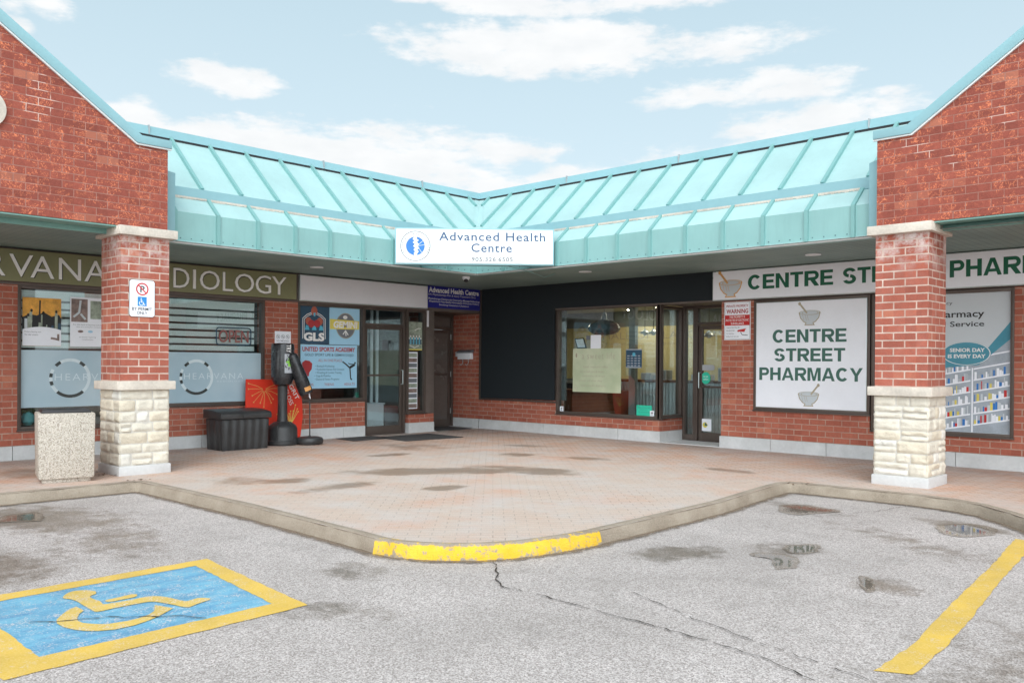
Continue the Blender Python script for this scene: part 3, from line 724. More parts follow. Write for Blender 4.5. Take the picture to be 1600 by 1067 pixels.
wi = [(7.966, -11.057), (7.992, -11.080), (8.019, -11.103), (8.100, -11.144), (8.161, -11.161), (8.222, -11.156), (8.273, -11.128), (8.319, -11.092), (8.345, -11.060), (8.363, -10.960), (8.355, -10.880), (8.325, -10.816), (8.274, -10.761), (8.148, -10.702)]
mb.add([(p[0], p[1], GZ + .006) for q in zip(wo, wi) for p in q], [(2 * i, 2 * i + 1, 2 * i + 3, 2 * i + 2) for i in range(13)])
struct('parking_marking', mb, 'pyel2', smooth=0)
a = [(11.81, -8.70), (11.80, -8.1), (11.72, -7.4), (11.66, -6.8), (11.60, -6.2), (11.55, -5.6), (11.47, -5.0), (11.41, -4.40)]
b_ = [(11.97, -8.62), (11.94, -8.0), (11.87, -7.3), (11.80, -6.7), (11.73, -6.1), (11.68, -5.5), (11.61, -4.9), (11.55, -4.40)]
mb = MB(); vs = []
for i in range(len(a) - 1):
    for k in range(8):
        f = k / 8; j = random.uniform(-.006, .006)
        vs.append((a[i][0] * (1 - f) + a[i + 1][0] * f + j, a[i][1] * (1 - f) + a[i + 1][1] * f, GZ + 0.004)); vs.append((b_[i][0] * (1 - f) + b_[i + 1][0] * f + random.uniform(-.006, .006), b_[i][1] * (1 - f) + b_[i + 1][1] * f, GZ + 0.004))
mb.add(vs, [(2 * i, 2 * i + 1, 2 * i + 3, 2 * i + 2) for i in range(len(vs) // 2 - 1)])
struct('parking_line', mb, 'pyel', smooth=0)

# cracks in the asphalt
def crack(pts, wd, seed, z=GZ + 0.010):
    rs = random.Random(seed); P = []
    for i in range(len(pts) - 1):
        a, b_ = Vector(pts[i]), Vector(pts[i + 1]); n = max(2, int((b_ - a).length / 0.05))
        for k in range(n): P.append(a.lerp(b_, k / n) + Vector((rs.uniform(-.014, .014), rs.uniform(-.014, .014))))
    mb = MB()
    for i in range(len(P) - 1):
        if rs.random() < 0.07: continue
        t_ = (P[i + 1] - P[i]).normalized(); nn = Vector((-t_.y, t_.x)); w0 = wd * rs.uniform(.35, 1.2); 
        mb.add([(*(P[i] + nn * w0), z), (*(P[i] - nn * w0), z), (*(P[i + 1] - nn * w0), z), (*(P[i + 1] + nn * w0), z)], [(0, 1, 2, 3)])
    return mb
M['crack'] = pm('crack_dark', (0.045, 0.035, 0.028), 0.95)
struct('crack', crack([(8.80, -8.36), (8.96, -8.50), (9.12, -8.66), (9.35, -8.85), (9.75, -8.84), (10.02, -8.86), (10.48, -8.86), (10.93, -8.88), (11.38, -8.94), (11.7, -9.06)], 0.0060, 2), 'crack', smooth=0)
struct('crack', crack([(10.1, -8.35), (10.70, -8.58), (11.0, -8.66), (11.35, -8.76), (11.9, -8.86)], 0.0038, 3), 'crack', smooth=0)
struct('crack', crack([(7.98, -11.40), (8.029, -11.332), (8.080, -11.265), (8.144, -11.168), (8.176, -11.086), (8.208, -11.009), (8.285, -10.942), (8.338, -10.873), (8.354, -10.840), (8.413, -10.798), (8.485, -10.692), (8.607, -10.639), (8.670, -10.566)], 0.006, 4), 'crack', smooth=0)
struct('crack', crack([(9.2, -4.9), (9.7, -4.6), (10.0, -3.9), (10.1, -3.3)], 0.0035, 5), 'crack', smooth=0)
def puddle(cx, cy, rx, ry, rot, seed, z):
    mb = MB(); n = 48; P = []
    for i in range(n):
        a = 2 * math.pi * i / n; q = 1 + 0.42 * mnoise.noise(Vector((math.cos(a) * 1.6, math.sin(a) * 1.6, seed * 3.3))) + 0.15 * mnoise.noise(Vector((math.cos(a) * 6, math.sin(a) * 6, seed)))
        x_, y_ = rx * q * math.cos(a), ry * q * math.sin(a); P.append((cx + x_ * math.cos(rot) - y_ * math.sin(rot), cy + x_ * math.sin(rot) + y_ * math.cos(rot)))
    mb.poly(ID, P, z); return struct('puddle', mb, 'water', smooth=0)
for P in ([(9.190, -4.469), (9.113, -4.236), (9.181, -4.118), (9.350, -4.071), (9.527, -4.092), (9.704, -4.166), (9.653, -4.336), (9.566, -4.540), (9.453, -4.683), (9.320, -4.634)],
          [(10.751, -4.420), (10.720, -4.231), (10.819, -4.083), (10.911, -3.999), (11.015, -3.983), (11.163, -4.117), (11.201, -4.418), (11.116, -4.613), (11.004, -4.705), (10.872, -4.642)],
          [(10.165, -6.313), (10.140, -6.150), (10.276, -5.964), (10.376, -6.176), (10.385, -6.361), (10.270, -6.419)],
          [(10.108, -6.742), (10.082, -6.624), (10.251, -6.526), (10.421, -6.636), (10.513, -6.874), (10.429, -7.022), (10.282, -6.777)],
          [(11.000, -6.868), (11.031, -6.803), (11.116, -6.921), (11.196, -7.138), (11.170, -7.205)],
          [(4.100, -10.426), (3.999, -10.279), (4.119, -10.082), (4.522, -10.201), (4.481, -10.344), (4.361, -10.499)]):
    mb = MB(); sm = smooth_loop(P, 8); pc = sum((Vector(q) for q in P), Vector((0, 0))) / len(P); nn_ = len(sm); RG = ((0, 0.), (.5, 0.), (.8, .35), (1.08, 1.))
    sm = [(x_ + .03 * mnoise.noise(Vector((x_ * 9, y_ * 9, 0))), y_ + .03 * mnoise.noise(Vector((x_ * 9, y_ * 9, 5)))) for x_, y_ in sm]
    mb.add([(pc.x + (x_ - pc.x) * k_, pc.y + (y_ - pc.y) * k_, GZ + .004) for k_, e_ in RG[1:] for x_, y_ in sm] + [(pc.x, pc.y, GZ + .004)],
           [(r_i * nn_ + i, r_i * nn_ + (i + 1) % nn_, (r_i + 1) * nn_ + (i + 1) % nn_, (r_i + 1) * nn_ + i) for r_i in range(2) for i in range(nn_)] + [(i, (i + 1) % nn_, 3 * nn_) for i in range(nn_)])
    po = struct('puddle', mb, 'water', smooth=0); at = po.data.attributes.new('edge', 'FLOAT', 'POINT')
    for i in range(3 * nn_): at.data[i].value = (0., .35, 1.)[i // nn_]

# ------------------------------------------------------------------ the building
B = root('shopping_plaza', (0, 0, 0), 'L-shaped red brick strip mall with aqua metal roof wrapping its inner corner', 'building')
WLm = lambda a, p, z: Vector((p, -a, z))        # left wing: a = distance from the inner corner, p = distance out from the wall
WRm = lambda a, p, z: Vector((a, -p, z))        # right wing
T = 0.25
def wallpiece(mb, F, s0, s1, z0, z1, d0=-T, d1=0.0): mb.box(F, s0, s1, z0, z1, d0, d1)
mb = MB()
for s0, s1, z0, z1 in ((-24, -9.06, .2, 2.47), (-9.06, -7.30, .2, .40), (-7.30, -5.18, .2, .67), (-5.18, -4.52, .2, 2.47), (-4.52, -3.04, .2, .67), (-1.97, -1.30, .2, .375)):
    wallpiece(mb, FL, s0, s1, z0, z1)
mb.box(ID, -0.85, -0.251, -1.50, -1.301, 0.2, 2.47)
part('brick_wall', mb, 'brick', B, smooth=0)
mb = MB()
for s0, s1, z0, z1 in ((-1.10, 0.12, .2, 2.47), (.12, 2.20, .2, .67), (2.20, 4.65, .2, .40), (5.89, 6.49, .2, 2.47), (6.49, 8.39, .2, .65), (8.39, 10.31, .2, .42), (10.31, 24, .2, 2.47)):
    wallpiece(mb, FR, s0, s1, z0, z1)
mb.box(ID, 4.40, 4.65, T + .001, 0.75, 0.2, 0.42)
mb.box(ID, 5.89, 6.14, T + .001, 1.0, 0.2, 2.47)
part('brick_wall', mb, 'brick', B, smooth=0)
def plinth(F, s0, s1):
    mb = MB(); s = s0
    while s < s1 - 0.01:
        e = min(s1, s + 0.93)
        if s1 - e < 0.15: e = s1
        mb.box(F, s + (0.003 if s > s0 else 0), e - (0.006 if e < s1 else 0), -0.1, 0.198, -T + 0.02, 0.018)
        if e < s1: mb.box(F, e - .0055, e + .0055, -0.1, .19, -T + .03, -.004, 1)
        s = e
    part('plinth', mb, ['plinth', 'dark'], B, smooth=0)
for s0, s1 in ((-24.0, -3.04), (-1.97, -1.30)): plinth(FL, s0, s1)
for s0, s1 in ((-1.10, -.02), (0.02, 4.668), (5.872, 24)): plinth(FR, s0, s1)
mb = MB(); mb.box(ID, 4.42, 4.666, 0.24, 0.75, -0.1, 0.197); part('plinth', mb, 'plinth', B, smooth=0)
# header band behind the signs
mb = MB()
mb.box(FL, -24, -0.001, 2.472, 2.984, -T, 0.03); mb.box(FR, 0.032, 24, 2.472, 2.984, -T, 0.03)
mb.box(ID, -0.85, -T - .001, -1.30, -0.001, 2.472, 2.6)
mb.box(ID, 4.66, 5.88, T + .001, 0.80, 2.472, 2.6)
part('header_panel', mb, 'brownl', B, smooth=0)

# windows and doors
def rectframe(mb, F, s0, s1, z0, z1, fw, d0, d1, bw=None):
    bw = bw or fw
    mb.box(F, s0, s0 + fw, z0, z1, d0, d1); mb.box(F, s1 - fw, s1, z0, z1, d0, d1)
    mb.box(F, s0 + fw, s1 - fw, z1 - fw, z1, d0, d1 - .002); mb.box(F, s0 + fw, s1 - fw, z0, z0 + bw, d0, d1 - .002)
def window(F, s0, s1, z0, z1, fw=0.045, label=None, mull=(), glass='glass', d1=0.012):
    mb = MB(); rectframe(mb, F, s0, s1, z0, z1, fw, -0.11, d1)
    for q in mull: mb.box(F, q - .02, q + .02, z0 + fw, z1 - fw, -0.10, d1 - .004)
    o = part('window', mb, 'brown', B, label, bev=0.003)
    g = MB(); g.box(F, s0 + fw - .01, s1 - fw + .01, z0 + fw - .01, z1 - fw + .01, -0.056, -0.050)
    part('glass', g, glass, o, smooth=0)
    s = MB(); s.box(F, s0 - 0.01, s1 + 0.01, z0 - 0.02, z0 - 0.001, -0.10, 0.035)
    part('sill', s, 'brown', o, bev=0.003)
    return o
w1 = window(FL, -9.06, -7.31, .42, 2.47, label='window with frosted film and zebra blind left of the pillar')
w2 = window(FL, -7.29, -5.18, .69, 2.47, label='window with frosted film, zebra blind and OPEN sign')
w3 = window(FL, -4.52, -3.05, .69, 2.47, label='window covered by the sports academy posters')
w4 = window(FR, 2.20, 4.655, .42, 2.50, label='wide shop window with ochre menu wall seen inside')
w5 = window(FR, 6.49, 8.39, .67, 2.465, label='window covered by a white pharmacy panel')
w6 = window(FR, 8.41, 10.31, .44, 2.465, label='window covered by a printed pharmacy shelves film')
ws = window(lambda s, z, d: Vector((4.655 + d, s, z)), 0.02, 0.72, .44, 2.46, label='narrow side window turning into the door recess')
mb = MB(); mb.box(ID, 4.58, 4.668, -0.012, 0.06, 0.42, 2.49); part('corner_post', mb, 'brown', B, bev=.003)
# frosted film + blinds in the two clinic windows
for wn_, s0, s1, zb, rc in ((w1, -9.02, -7.35, .73, -8.34), (w2, -7.25, -5.22, .73, -6.39)):
    f = MB(); f.box(FL, s0, s1, zb, 1.555, -.049, -.045)
    fo = part('frosted_film', f, 'frost', wn_, smooth=0)
    g = MB()
    for a0, a1 in ((62, 118), (30, 62), (118, 138), (152, 168), (178, 192), (205, 228), (-48, 30)): g.ring(FL, rc, 1.15, .245, .29, a0, a1, -.0435)
    part('logo_ring', g, 'frostl', wn_, smooth=0)
    g = MB()
    for a0, a1 in ((228, 312), (42, 60), (120, 138), (165, 177), (190, 202)): g.ring(FL, rc, 1.15, .245, .29, a0, a1, -.0425)
    part('logo_arc', g, 'frostd', wn_, smooth=0)
    g = MB(); text(g, 'HEARVANA', FL, rc - .215, rc + .83, 1.115, 1.215, -.0415, -.012, sp=1.25)
    part('lettering', g, 'frostl', wn_, smooth=0)
    g = MB(); text(g, 'AUDIOLOGY', FL, rc + .35, rc + .83, 1.065, 1.09, -.0415, 0, sp=1.5)
    part('lettering', g, 'frostl', wn_, smooth=0)
    g = MB(); z_ = 2.36
    g.box(FL, s0 + .0, s1 - .12, 2.33, 2.41, -.105, -.066)
    while z_ > 1.58:
        g.box(FL, s0 + .0, s1 - .12, z_ - .083, z_, -.078, -.074); z_ -= .115
    part('zebra_blind', g, 'blind', wn_, smooth=0)
# left door, sidelight, recessed door, right door
def door(F, s0, s1, ztop, transom, dfr, leaf_f, label, glass='glassd', mids=(), hinge='L', d0=-0.10):
    """frame from s0 to s1; leaf inside it; transom glass above ztop"""
    mb = MB(); rectframe(mb, F, s0, s1, 0.005, transom, dfr, d0 - .05, d0 + .06, bw=0.015)
    mb.box(F, s0 + dfr, s1 - dfr, ztop, ztop + .055, d0 - .045, d0 + .055)
    fr = part('door_frame', mb, 'brown', B, bev=.003)
    g = MB(); g.box(F, s0 + dfr - .01, s1 - dfr + .01, ztop + .05, transom - dfr + .01, d0, d0 + .006); part('transom_glass', g, glass, fr, smooth=0)
    a, b2 = s0 + dfr + .006, s1 - dfr - .006
    mb = MB(); rectframe(mb, F, a, b2, 0.02, ztop - .005, leaf_f, d0 - .03, d0 + .025, bw=0.15)
    for q in mids: mb.box(F, a + leaf_f, b2 - leaf_f, q - .018, q + .018, d0 - .03, d0 + .04)
    lf = part('door', mb, 'brown', B, label, bev=.003)
    g = MB(); g.box(F, a + leaf_f - .01, b2 - leaf_f + .01, .16, ztop - leaf_f, d0, d0 + .006); part('glass', g, glass, lf, smooth=0)
    hs = a + leaf_f * .5 if hinge == 'R' else b2 - leaf_f * .5
    h = MB(); p0, p1 = F(hs, .98, d0 + .03), F(hs, 1.26, d0 + .03); q0, q1 = F(hs, .98, d0 + .08), F(hs, 1.26, d0 + .08)
    h.tube([p0, q0, q1, p1], .011, 8); part('handle', h, 'silver', lf)
    hh = a - .003 if hinge == 'L' else b2 + .003
    for z_ in (.35, 1.16, 1.98):
        h = MB(); h.tube([F(hh, z_ - .06, d0 + .035), F(hh, z_ + .06, d0 + .035)], .011, 8); part('hinge', h, 'alu', lf)
    return lf
door(FL, -3.04, -2.02, 2.11, 2.47, .045, .055, 'glass door of the sports academy', mids=(1.16,), hinge='L')
sd_ = window(FL, -2.015, -1.52, .395, 2.47, label='narrow sidelight with a strip of photographs', glass='glassd')
mb = MB(); mb.box(FL, -1.518, -1.30, .378, 2.47, -.24, .008); part('corner_post', mb, 'brownl', B, bev=.004)
FD2 = lambda s, z, d: Vector((-0.85 + d, s, z))
door(FD2, -1.29, -0.02, 2.14, 2.47, .05, .075, 'dark bronze door deep in the corner recess', mids=(1.16,), hinge='R', d0=-.02, glass='pane')
FDR = lambda s, z, d: Vector((s, 0.75 - d, z))
door(FDR, 4.94, 5.88, 2.12, 2.47, .045, .075, 'bronze glass door of the corner shop', mids=(1.0,), hinge='R', d0=-.02, glass='glass')
mb = MB(); rectframe(mb, FDR, 4.67, 4.938, .02, 2.47, .05, -.07, .04, bw=.1); o = part('window', mb, 'brown', B, 'slim sidelight beside the bronze glass door', bev=.003)
g = MB(); g.box(FDR, 4.71, 4.90, .11, 2.43, -.02, -.014); part('glass', g, 'glass', o, smooth=0)
mb = MB(); mb.box(ID, 4.66, 5.88, 0.02, 0.80, -0.10, 0.012); mb.box(ID, -.86, 0.0, -1.29, -.02, -0.10, 0.010); part('doorstep', mb, 'plinth', B, smooth=0)

# black hoarding: band above and panel below, on the right wing beside the corner
mb = MB(); mb.ext(FR, [(.10, .66), (2.19, .68), (2.19, 2.50), (5.775, 2.50), (5.775, 3.0), (.13, 3.0)], 0.0305, 0.055)
blk = thing('hoarding_panel', mb, 'slate', 'dark slate panel covering the blank sign band and window beside the inner corner', 'panel', smooth=0)
mb = MB(); mb.box(FR, .04, .098, .62, 2.97, -.0, .05); mb.box(FR, .10, 2.2, .625, .655, 0, .04); mb.box(FR, .12, 2.195, .67, 2.47, -.1, -.02)
part('panel_frame', mb, 'brown', B, bev=.003)

# roof (both wings share one mitred profile)
PRF = [(2.35, 2.98), (2.35, 3.39), (2.055, 3.645)]
BND = [(2.085, 3.635), (2.085, 3.775), (1.88, 3.80)]
UPR = [(1.885, 3.80), (0.84, 4.735)]
CAP = [(0.92, 4.703), (0.885, 4.835), (0.70, 4.86), (0.70, 4.6)]
def mitre(mb, Wm, prof, a1, off=0.0, mi=0):
    vs = []
    for p, z in prof: vs.append(Wm(p + off, p, z)); vs.append(Wm(a1, p, z))
    mb.add(vs, [(2 * i, 2 * i + 1, 2 * i + 3, 2 * i + 2) for i in range(len(prof) - 1)], mi)
def sweep_rib(mb, Wm, a, pts, w_, h):
    P = [Vector(p) for p in pts]; o = []
    for i, p in enumerate(P):
        t1 = (P[i] - P[i - 1]).normalized() if i else None; t2 = (P[i + 1] - P[i]).normalized() if i < len(P) - 1 else None
        t_ = t1 if t2 is None else (t2 if t1 is None else (t1 + t2).normalized())
        n = Vector((t_.y, -t_.x)); n = n if n.x + n.y > 0 else -n
        k = 1 if (t1 is None or t2 is None) else 1 / max(.6, t_.dot(t1))
        for q in (p - n * .005, p + n * h * k):
            for s_ in (-w_ / 2, w_ / 2): o.append(Wm(a + s_, q.x, q.y))
    m = 4; fs = []
    for i in range(len(P) - 1):
        b0, b1 = i * m, (i + 1) * m
        fs += [(b0 + 2, b0 + 3, b1 + 3, b1 + 2), (b0, b0 + 2, b1 + 2, b1), (b0 + 1, b1 + 1, b1 + 3, b0 + 3)]
    fs += [(0, 1, 3, 2), (len(o) - 4, len(o) - 2, len(o) - 1, len(o) - 3)]
    mb.add(o, fs)
rivets = MB()
for Wm, aend, a0, A2, side in ((WLm, 8.14, 7.28, 13.0, 'left'), (WRm, 9.46, 9.09, 13.0, 'right')):
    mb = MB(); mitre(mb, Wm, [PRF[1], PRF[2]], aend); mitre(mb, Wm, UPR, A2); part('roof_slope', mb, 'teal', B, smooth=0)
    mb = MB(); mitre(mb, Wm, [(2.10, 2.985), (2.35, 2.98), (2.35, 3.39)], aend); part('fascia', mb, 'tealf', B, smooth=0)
    mb = MB(); mitre(mb, Wm, [(2.345, 2.965), (2.375, 2.965), (2.375, 2.995), (2.352, 2.997)], aend); part('drip_edge', mb, 'whitel', B, smooth=0)
    mb = MB(); mitre(mb, Wm, [(2.05, 3.60)] + BND, aend); part('snow_guard_band', mb, 'tealb', B, smooth=0)
    mb = MB(); mitre(mb, Wm, [(0.915, 4.668), (0.915, 4.702)], A2); part('cap_shade_strip', mb, 'dark', B, smooth=0)  # dark strip painting in the shade below the ridge cap
    mb = MB(); mitre(mb, Wm, CAP, A2); part('ridge_cap', mb, 'tealb', B, smooth=0)
    mb = MB(); mb.add([Wm(0.70, 0.70, 4.84), Wm(A2, 0.70, 4.84), Wm(A2, -3.5, 4.2), Wm(-3.5, -3.5, 4.2)], [(0, 1, 2, 3)]); part('flat_roof', mb, 'plinth', B, smooth=0)
    k = -1
    while True:
        k += 1; a = a0 - 0.607 * k + (0.607 if side == 'left' else 0.0)
        if side == 'left' and k == 0: a = a0 + .607
        if a < 0.9: break
        lo = max(1.885, 0); pmax = min(1.885, a - 0.10)
        if pmax > .95:
            z_ = 3.80 + (1.885 - pmax) / (1.885 - .84) * (4.735 - 3.80)
            ribs = MB(); sweep_rib(ribs, Wm, a, [(pmax, z_), (.88, 4.70)], .045, .045); part('roof_seam', ribs, 'seam', B, smooth=0)
        if a > 2.5 and a < aend - .02: ribs = MB(); sweep_rib(ribs, Wm, a, [(2.352, 2.99), (2.352, 3.385), (2.07, 3.63)], .05, .03); part('fascia_seam', ribs, 'seam', B, smooth=0)
        if a > 2.5:
            for j in range(4):
                q = a - 0.08 - j * .15
                if q > 2.42: rivets.box(Wm, q - .006, q + .006, 2.35, 2.356, 3.035, 3.047)
            # torn foam closure under the band
            q = a - .03; clo = MB()
            while q > max(a - .58, 2.2):
                clo.add([Wm(q, 2.088, 3.655), Wm(q - .02, 2.088, 3.655), Wm(q - .02, 2.09, 3.633 - random.uniform(0, .018)), Wm(q, 2.09, 3.628 - random.uniform(0, .02))], [(0, 1, 2, 3)]); q -= .022
            if clo.v: part('foam_closure', clo, 'cap', B, smooth=0)
part('rivets', rivets, 'rivet', B, smooth=0)
# valley flashing
mb = MB(); n_ = 0.085
for p0, z0, p1, z1 in ((1.885, 3.808, .86, 4.725),):
    mb.add([(p0, -p0 - n_ * 1.4, z0), (p0 + n_ * 1.4, -p0, z0), (p1 + n_ * 1.4, -p1, z1), (p1, -p1 - n_ * 1.4, z1), (p0, -p0, z0), (p1, -p1, z1)], [(0, 4, 5, 3), (4, 1, 2, 5)])
part('valley_flashing', mb, 'teal', B, smooth=0)
# ridge joint clips
for Wm, L_ in ((WLm, (7.6, 4.6, 2.4)), (WRm, (8.7, 5.6, 3.2))):
    for a in L_: mb = MB(); mb.box(Wm, a, a + .016, .86, .925, 4.71, 4.843); part('cap_joint', mb, 'alu', B, smooth=0)
# soffit
mb = MB()
for Wm in (WLm, WRm):
    mb.add([Wm(0, 0, 2.986), Wm(24, 0, 2.986), Wm(24, 2.42, 2.986), Wm(2.42, 2.42, 2.986)], [(0, 1, 2, 3)])
part('soffit', mb, 'soffit', B, smooth=0)
# end trims against the gables
for Wm, e0, e1 in ((WLm, 7.93, 8.155), (WRm, 9.32, 9.473)):
    mb = MB(); F = lambda a, z, d, Wm=Wm: Wm(a, d, z)
    s_ = 1
    mb.ext(F, [(e0, 2.975), (e1, 2.975), (e1, 3.90), (e0, 3.86)], 1.9, 2.46); part('end_trim', mb, 'tealb', B, bev=.004)
# gables and pillars
def gable(Wm, e, flat, pf, sl=0.69, apex=12.3):
    F = lambda a, z, d: Wm(a, d, z)
    zf = 4.10; za = zf + sl * (apex - flat); e2 = 2 * apex - flat; e3 = 2 * apex - e
    mb = MB(); mb.ext(F, [(e, 3.055), (e, zf), (flat, zf), (apex, za), (e2, zf), (e3, zf), (e3, 3.055)], pf - .30, pf)
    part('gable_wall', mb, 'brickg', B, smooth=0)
    mb = MB(); k = .145
    mb.ext(F, [(e - .035, zf - .01), (flat + .01, zf - .01), (apex, za - .01), (e2, zf - .01), (e3 + .03, zf - .01), (e3 + .03, zf + .09), (e2, zf + .09), (apex, za + k), (flat - .04, zf + .09), (e - .035, zf + .09)], pf - .34, pf + .045)
    part('gable_coping', mb, 'tealb', B, bev=.004)
    mb = MB(); mb.ext(F, [(e - .038, zf - .03), (flat + .015, zf - .03), (apex, za - .03), (apex, za - .012), (flat + .005, zf - .012), (e - .038, zf - .012)], pf, pf + .03)
    part('coping_drip', mb, 'whitel', B, smooth=0)
    mb = MB(); mb.ext(F, [(e + .02, 3.0), (e + .02, zf - .02), (flat, zf - .02), (apex, za - .02), (e2, zf - .02), (e3, 3.0)], -3.5, pf - .35)
    part('gable_roof', mb, 'teal', B, smooth=0)
    mb = MB(); mb.box(F, e + .3, e3, 3.035, 3.052, pf - .30, pf - .01); mb.box(F, e + .3, e3, 2.975, 3.05, pf - .345, pf - .305); part('lintel', mb, 'teald', B, smooth=0)
gable(WLm, 8.155, 8.54, 2.727)
gable(WRm, 9.473, 9.86, 2.61)
def pillar(Wm, a0, pf, label, seed):
    rs = random.Random(seed); D = .60; a1 = a0 + D; p0, p1 = pf - D, pf
    mb = MB(); mb.box(Wm, a0, a1, p0, p1, 1.155, 2.95); sh = part('pillar', mb, 'brickp', B, label, smooth=0)
    mb = MB(); mb.box(Wm, a0 - .075, a1 + .055, p0 - .06, p1 + .085, 2.945, 3.053); part('capital', mb, 'cap', sh, bev=.008)
    mb = MB(); mb.box(Wm, a0 - .065, a1 + .065, p0 - .065, p1 + .065, 1.05, 1.156); part('stone_sill', mb, 'cap', sh, bev=.008)
    mb = MB(); mb.box(Wm, a0 - .025, a1 + .025, p0 - .025, p1 + .025, -.01, .115); part('footing', mb, 'plinth', sh, bev=.01)
    mb = MB(); mb.box(Wm, a0 + .002, a1 - .002, p0 + .002, p1 - .002, .1155, 1.05); part('mortar_core', mb, 'mortar', sh, smooth=0)
    rows = [.150, .115, .145, .120, .135, .145, .125]; mb = MB()
    faces = [lambda s, z, d: Wm(a0 + s, p1 + d, z), lambda s, z, d: Wm(a1 + d, p0 + s, z), lambda s, z, d: Wm(a0 - d, p0 + s, z), lambda s, z, d: Wm(a0 + s, p0 - d, z)]
    for fi, F in enumerate(faces):
        z = .117
        for ri, h in enumerate(rows):
            cuts = sorted([rs.uniform(.13, .25), rs.uniform(.36, .47)]) if rs.random() < .65 else [rs.uniform(.2, .4)]
            xs = [-.012] + cuts + [D + .012]
            for s0, s1 in zip(xs, xs[1:]):
                sub = [(z, z + h)] if rs.random() < .78 or h < .12 else [(z, z + h * .48), (z + h * .52, z + h)]
                for (z0, z1) in sub:
                    nx, nz = max(5, int((s1 - s0) / .022)), max(4, int((z1 - z0) / .022)); g = .0035; vs = []; sd2 = rs.uniform(0, 99); bulge = rs.uniform(.004, .012)
                    for j in range(nz + 1):
                        for i in range(nx + 1):
                            u, v = i / nx, j / nz; eu = min(u, 1 - u) * (s1 - s0); ev = min(v, 1 - v) * (z1 - z0); e_ = min(1, min(eu, ev) / .014)
                            ss = s0 + g + u * (s1 - s0 - 2 * g); zz = z0 + g + v * (z1 - z0 - 2 * g)
                            d = .005 + (bulge * (e_ ** .4)) + mnoise.noise(Vector((ss * 9, zz * 22, sd2))) * .013 * e_ + mnoise.noise(Vector((ss * 30, zz * 70, sd2))) * .007 * e_
                            if min(u, 1 - u, v, 1 - v) <= 0: d = -.004
                            vs.append(F(ss, zz, d))
                    mb.add(vs, [(j * (nx + 1) + i, j * (nx + 1) + i + 1, (j + 1) * (nx + 1) + i + 1, (j + 1) * (nx + 1) + i) for j in range(nz) for i in range(nx)], rs.choice((0, 0, 1, 2)))
            z += h
    part('stone_cladding', mb, ['st1', 'st2', 'st3'], sh, smooth=60)
pillar(WLm, 8.131, 2.727, 'brick pillar with split stone base beside the litter bin', 11)
pillar(WRm, 9.464, 2.61, 'brick pillar with split stone base in front of the pharmacy sign', 23)

# interior shells
mb = MB(); mb.box(ID, -4.6, -4.5, -24, .5, 0, 2.97); mb.box(ID, -4.5, -T - .03, -4.75, -4.65, .01, 2.6); mb.box(ID, -4.5, -.9, -1.40, -1.31, .01, 2.6)
part('interior_wall', mb, 'wallG', B, smooth=0)
mb = MB(); mb.box(ID, -4.5, -.255, -24, -1.31, -.05, .012); mb.box(ID, -4.5, -.91, -1.31, .24, -.05, .012); part('interior_floor', mb, 'floorI', B, smooth=0)
mb = MB(); mb.box(ID, -1.5, 8.4, 3.2, 3.3, 0, 2.9); mb.box(ID, 6.3, 6.4, 1.01, 3.2, 0, 2.9); mb.box(ID, -1.5, -1.4, .26, 3.2, 0, 2.9)
part('interior_wall', mb, 'wallB', B, 'grey-blue wall inside the corner shop', smooth=0)
mb = MB(); mb.box(ID, -1.5, 6.3, .255, 3.2, 2.62, 2.66); part('interior_ceiling', mb, 'ceil', B, smooth=0)
mb = MB(); mb.box(ID, -1.4, 4.38, .26, 3.2, -.05, .012); mb.box(ID, 4.38, 6.3, .81, 3.2, -.05, .012); part('interior_floor', mb, 'floorI', B, smooth=0)
mb = MB(); mb.box(ID, 6.4, 24, 2.9, 3.0, 0, 2.97); mb.box(FR, .12, 2.2, .66, 2.5, -.32, -.27)
part('interior_wall', mb, 'wallG', B, smooth=0)
mb = MB(); mb.box(FR, 6.4, 24, .66, 2.5, -.24, -.20) ; part('window_backing', mb, 'dark', B, smooth=0)
mb = MB(); mb.box(ID, -4.5, -.255, -24, -1.5, 2.6, 2.64); part('interior_ceiling', mb, 'wallG', B, smooth=0)

# ------------------------------------------------------------------ signs
def signbox(F, s0, s1, z0, z1, d0, d1, face, edge, label, name='shop_sign', rim=.018):
    mb = MB(); mb.box(F, s0, s1, z0, z1, d0, d1 - .006); 
    rt = thing(name, mb, edge, label, 'sign', bev=.004)
    f = MB(); f.box(F, s0 + rim, s1 - rim, z0 + rim, z1 - rim, d1 - .0055, d1); part('sign_face', f, face, rt, smooth=0)
    return rt
def letters(rt, lines, mat='black', name='lettering'):
    for a in lines:
        mb = MB(); text(mb, *a[0], **a[1]); part(name, mb, mat, rt, smooth=0, recalc=False)
rt = signbox(FL, -16.0, -4.605, 2.50, 2.965, .031, .10, 'olive', 'brown', 'olive green sign with ivory letters HEARVANA AUDIOLOGY above the frosted windows', rim=.012)
L_ = [('H', -10.42, -10.14), ('E', -10.03, -9.86), ('A', -9.88, -9.56), ('R', -9.49, -9.25), ('V', -9.20, -8.90), ('A', -8.93, -8.62), ('N', -8.555, -8.255), ('A', -8.20, -7.89), ('A', -7.62, -7.32), ('U', -7.25, -6.98), ('D', -6.86, -6.60), ('I', -6.535, -6.49), ('O', -6.42, -6.08), ('L', -6.02, -5.84), ('O', -5.80, -5.455), ('G', -5.42, -5.13), ('Y', -5.11, -4.83)]
